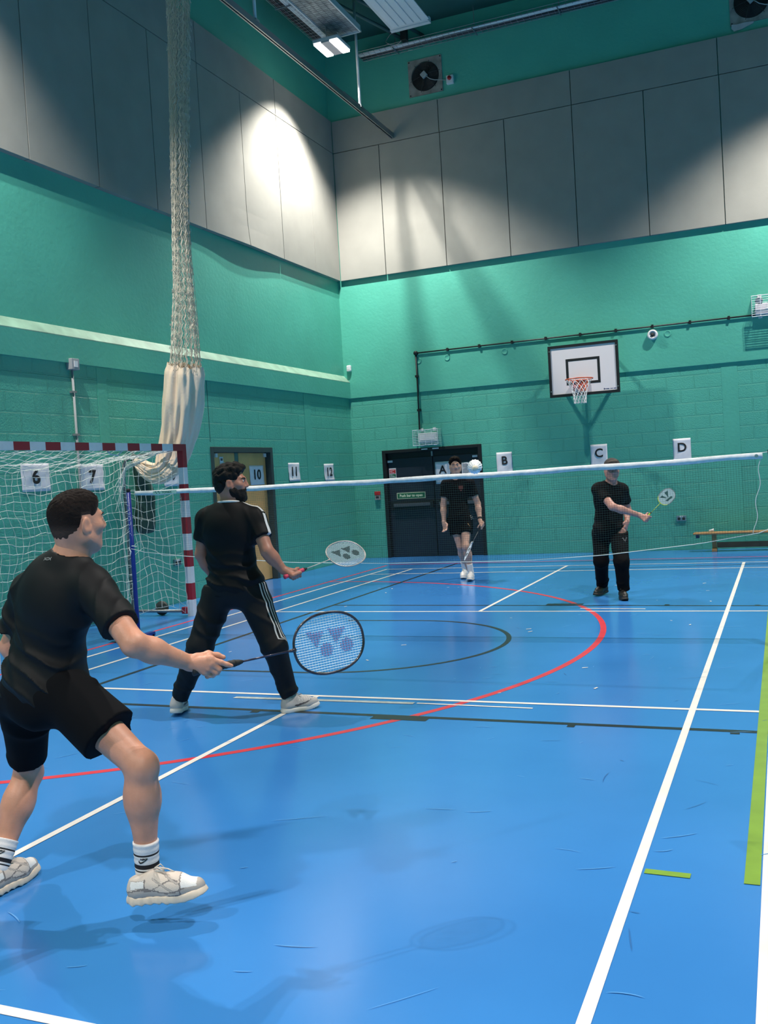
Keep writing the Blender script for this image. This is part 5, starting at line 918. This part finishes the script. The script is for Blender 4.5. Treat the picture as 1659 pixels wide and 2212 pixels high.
racket('badminton_racket', 'badminton racket hanging edge on from the hand of the player at the dark door', (-.800, 5.0, .835), (-.945, 4.66, .44), (.92, .36, -.05), M('grey_frame', (.18, .17, .17), .4), gripb, (YY, (.05, .05, .05)), fr2=M('pale_frame', (.6, .58, .56), .4))
# --- far player in the cap ---
sk4 = M('skin_ruddy', (.52, .255, .20), .5, var=.08, vs=20, sss=.1); cap4 = M('charcoal_cap', (.030, .024, .024), .85)
J4 = dict(pel=(1.267, 3.105, 0.765), hipR=(1.169, 3.118, 0.745), hipL=(1.378, 3.097, 0.745), kneeR=(1.165, 3.065, 0.425), ankR=(1.118, 3.33, 0.10), kneeL=(1.425, 2.87, 0.425), ankL=(1.418, 2.96, 0.085), waist=(1.271, 3.106, 0.935), chest=(1.29, 3.082, 1.122), neckb=(1.334, 3.024, 1.313), head=(1.354, 2.979, 1.465),
    shR=(1.191, 2.965, 1.255), shL=(1.425, 3.185, 1.228), elR=(1.37, 2.78, 1.055), wrR=(1.638, 2.934, 0.941), elL=(1.45, 3.35, 0.993), wrL=(1.465, 3.15, 0.862))
o4 = dict(h=.011, hh=.006, hf=.005, skin=sk4, shirt=black3, bottom=black2, face=(.30, -.95, -.05), hs=1.0, nk=1.05, hands=dict(R=lambda S_, J: hand_grip(S_, J['wrR'], (1.712, 2.933, .912), (.22, .09, .22), (.2, -.9, -.3), 1., 1.05), L=lambda S_, J: hand_open(S_, J['wrL'], (-.1, -.3, -.5), (-.8, .2, 0), -1, 1.05)), sleeve=.62, hem=-.06, loose=.022, girth=1.06, wrinkle=.9, trousers=.95, leg=(.105, .082, .066), skirt=True)
t4, J_, T4, hc4, hR4, hs4 = person('person in a charcoal cap and black clothes reaching out with a racket across the net', J4, o4)
hair('hair', hc4, hR4, hs4, 'wavy', M('grey_brown_hair', (.05, .038, .03), .8), t4, .006); eyes(hc4, hR4, hs4, t4, hair3)
LH = lambda x, y, z: V(*hc4)+hR4@V(x, y, z)*hs4
S_ = Sdf(); S_.ell(LH(0, -.012, .055), (.091, .112, .082), hR4, .01); v, f = S_.mesh(.006, cuts=[(LH(0, 0, .035), nz(-hR4[:, 2]-hR4[:, 1]*.12))], smooth=1); co = link('cap', v, f, cap4, t4, True)
vs = []; 
for tz in (0, .005):
    for i in range(9):
        a = math.radians(-62+124*i/8)
        for r in (.0, .35, .7, 1.): vs.append(LH((.088+.012*r)*sin(a), .02+(.078+.075*r*cos(a))*max(cos(a), .2)*1.0, .050-.028*r*cos(a)-.030*sin(a)**2+tz))
fs = []
for i in range(8):
    for k in range(3): a = i*4+k; fs += [(36+a, 36+a+1, 36+a+5, 36+a+4), (a, a+4, a+5, a+1)]
    fs += [(i*4+3, i*4+7, 36+i*4+7, 36+i*4+3), (i*4, 36+i*4, 36+i*4+4, i*4+4)]
for k in range(3): fs += [(k, k+1, 36+k+1, 36+k), (32+k, 68+k, 68+k+1, 32+k+1)]
link('peak', vs, fs, M('cap_peak', (.045, .035, .032), .8), co, True)
bsh = M('black_shoe', (.012, .011, .011), .5); bso = M('black_sole', (.02, .018, .016), .6)
shoe((1.150, 3.40, .02), (1.06, 3.13, 0), (0, 0, 1), (bsh, bso), t4, 1.02, None, 0, M('dark_lace', (.03, .028, .025), .8)); shoe((1.39, 3.01, 0), (1.47, 2.73, .0), (0, 0, 1), (bsh, bso), t4, 1.02, None, 0, MAT['dark_lace'])
ch4 = {c.name.split('.')[0]: c for c in t4.children}; n4 = nz(V(.30, -.95, .1)); u4 = nz(np.cross(up, n4))
decal('sleeve_emblem', (1.34, 2.80, 1.155), strip2d([(-.03, .015), (.0, -.01), (.03, -.02)], .02), None, n4, u4, (0, 0, 1), M('faded_gold', (.20, .16, .06), .7), ch4['t_shirt'], .004); decal('leg_emblem', (1.455, 2.98, .67), strip2d([(-.025, .02), (.0, -.02), (.025, .025)], .012), None, n4, u4, (0, 0, 1), M('grey_print_small', (.12, .12, .13), .7), ch4['trousers'], .004)
VV = [[(-.085, .06), (-.035, .065), (-.01, -.03)], [(.02, .07), (.085, .055), (.005, -.03)], [(-.06, -.03), (.06, -.045), (.05, -.075), (-.05, -.06)]]
hd4 = V(1.933, 3.025, 1.131); bt4 = V(1.712, 2.933, .912); lime = M('lime_yellow', (.55, .66, .03), .4)
racket('badminton_racket', 'lime and grey badminton racket held out by the player in the cap', hd4+(bt4-hd4)*1.14, hd4, (.15, -.95, .15), M('pale_grey_frame', (.20, .24, .23), .45), lime, (VV, (.02, .05, .06)), lime, fr2=lime)
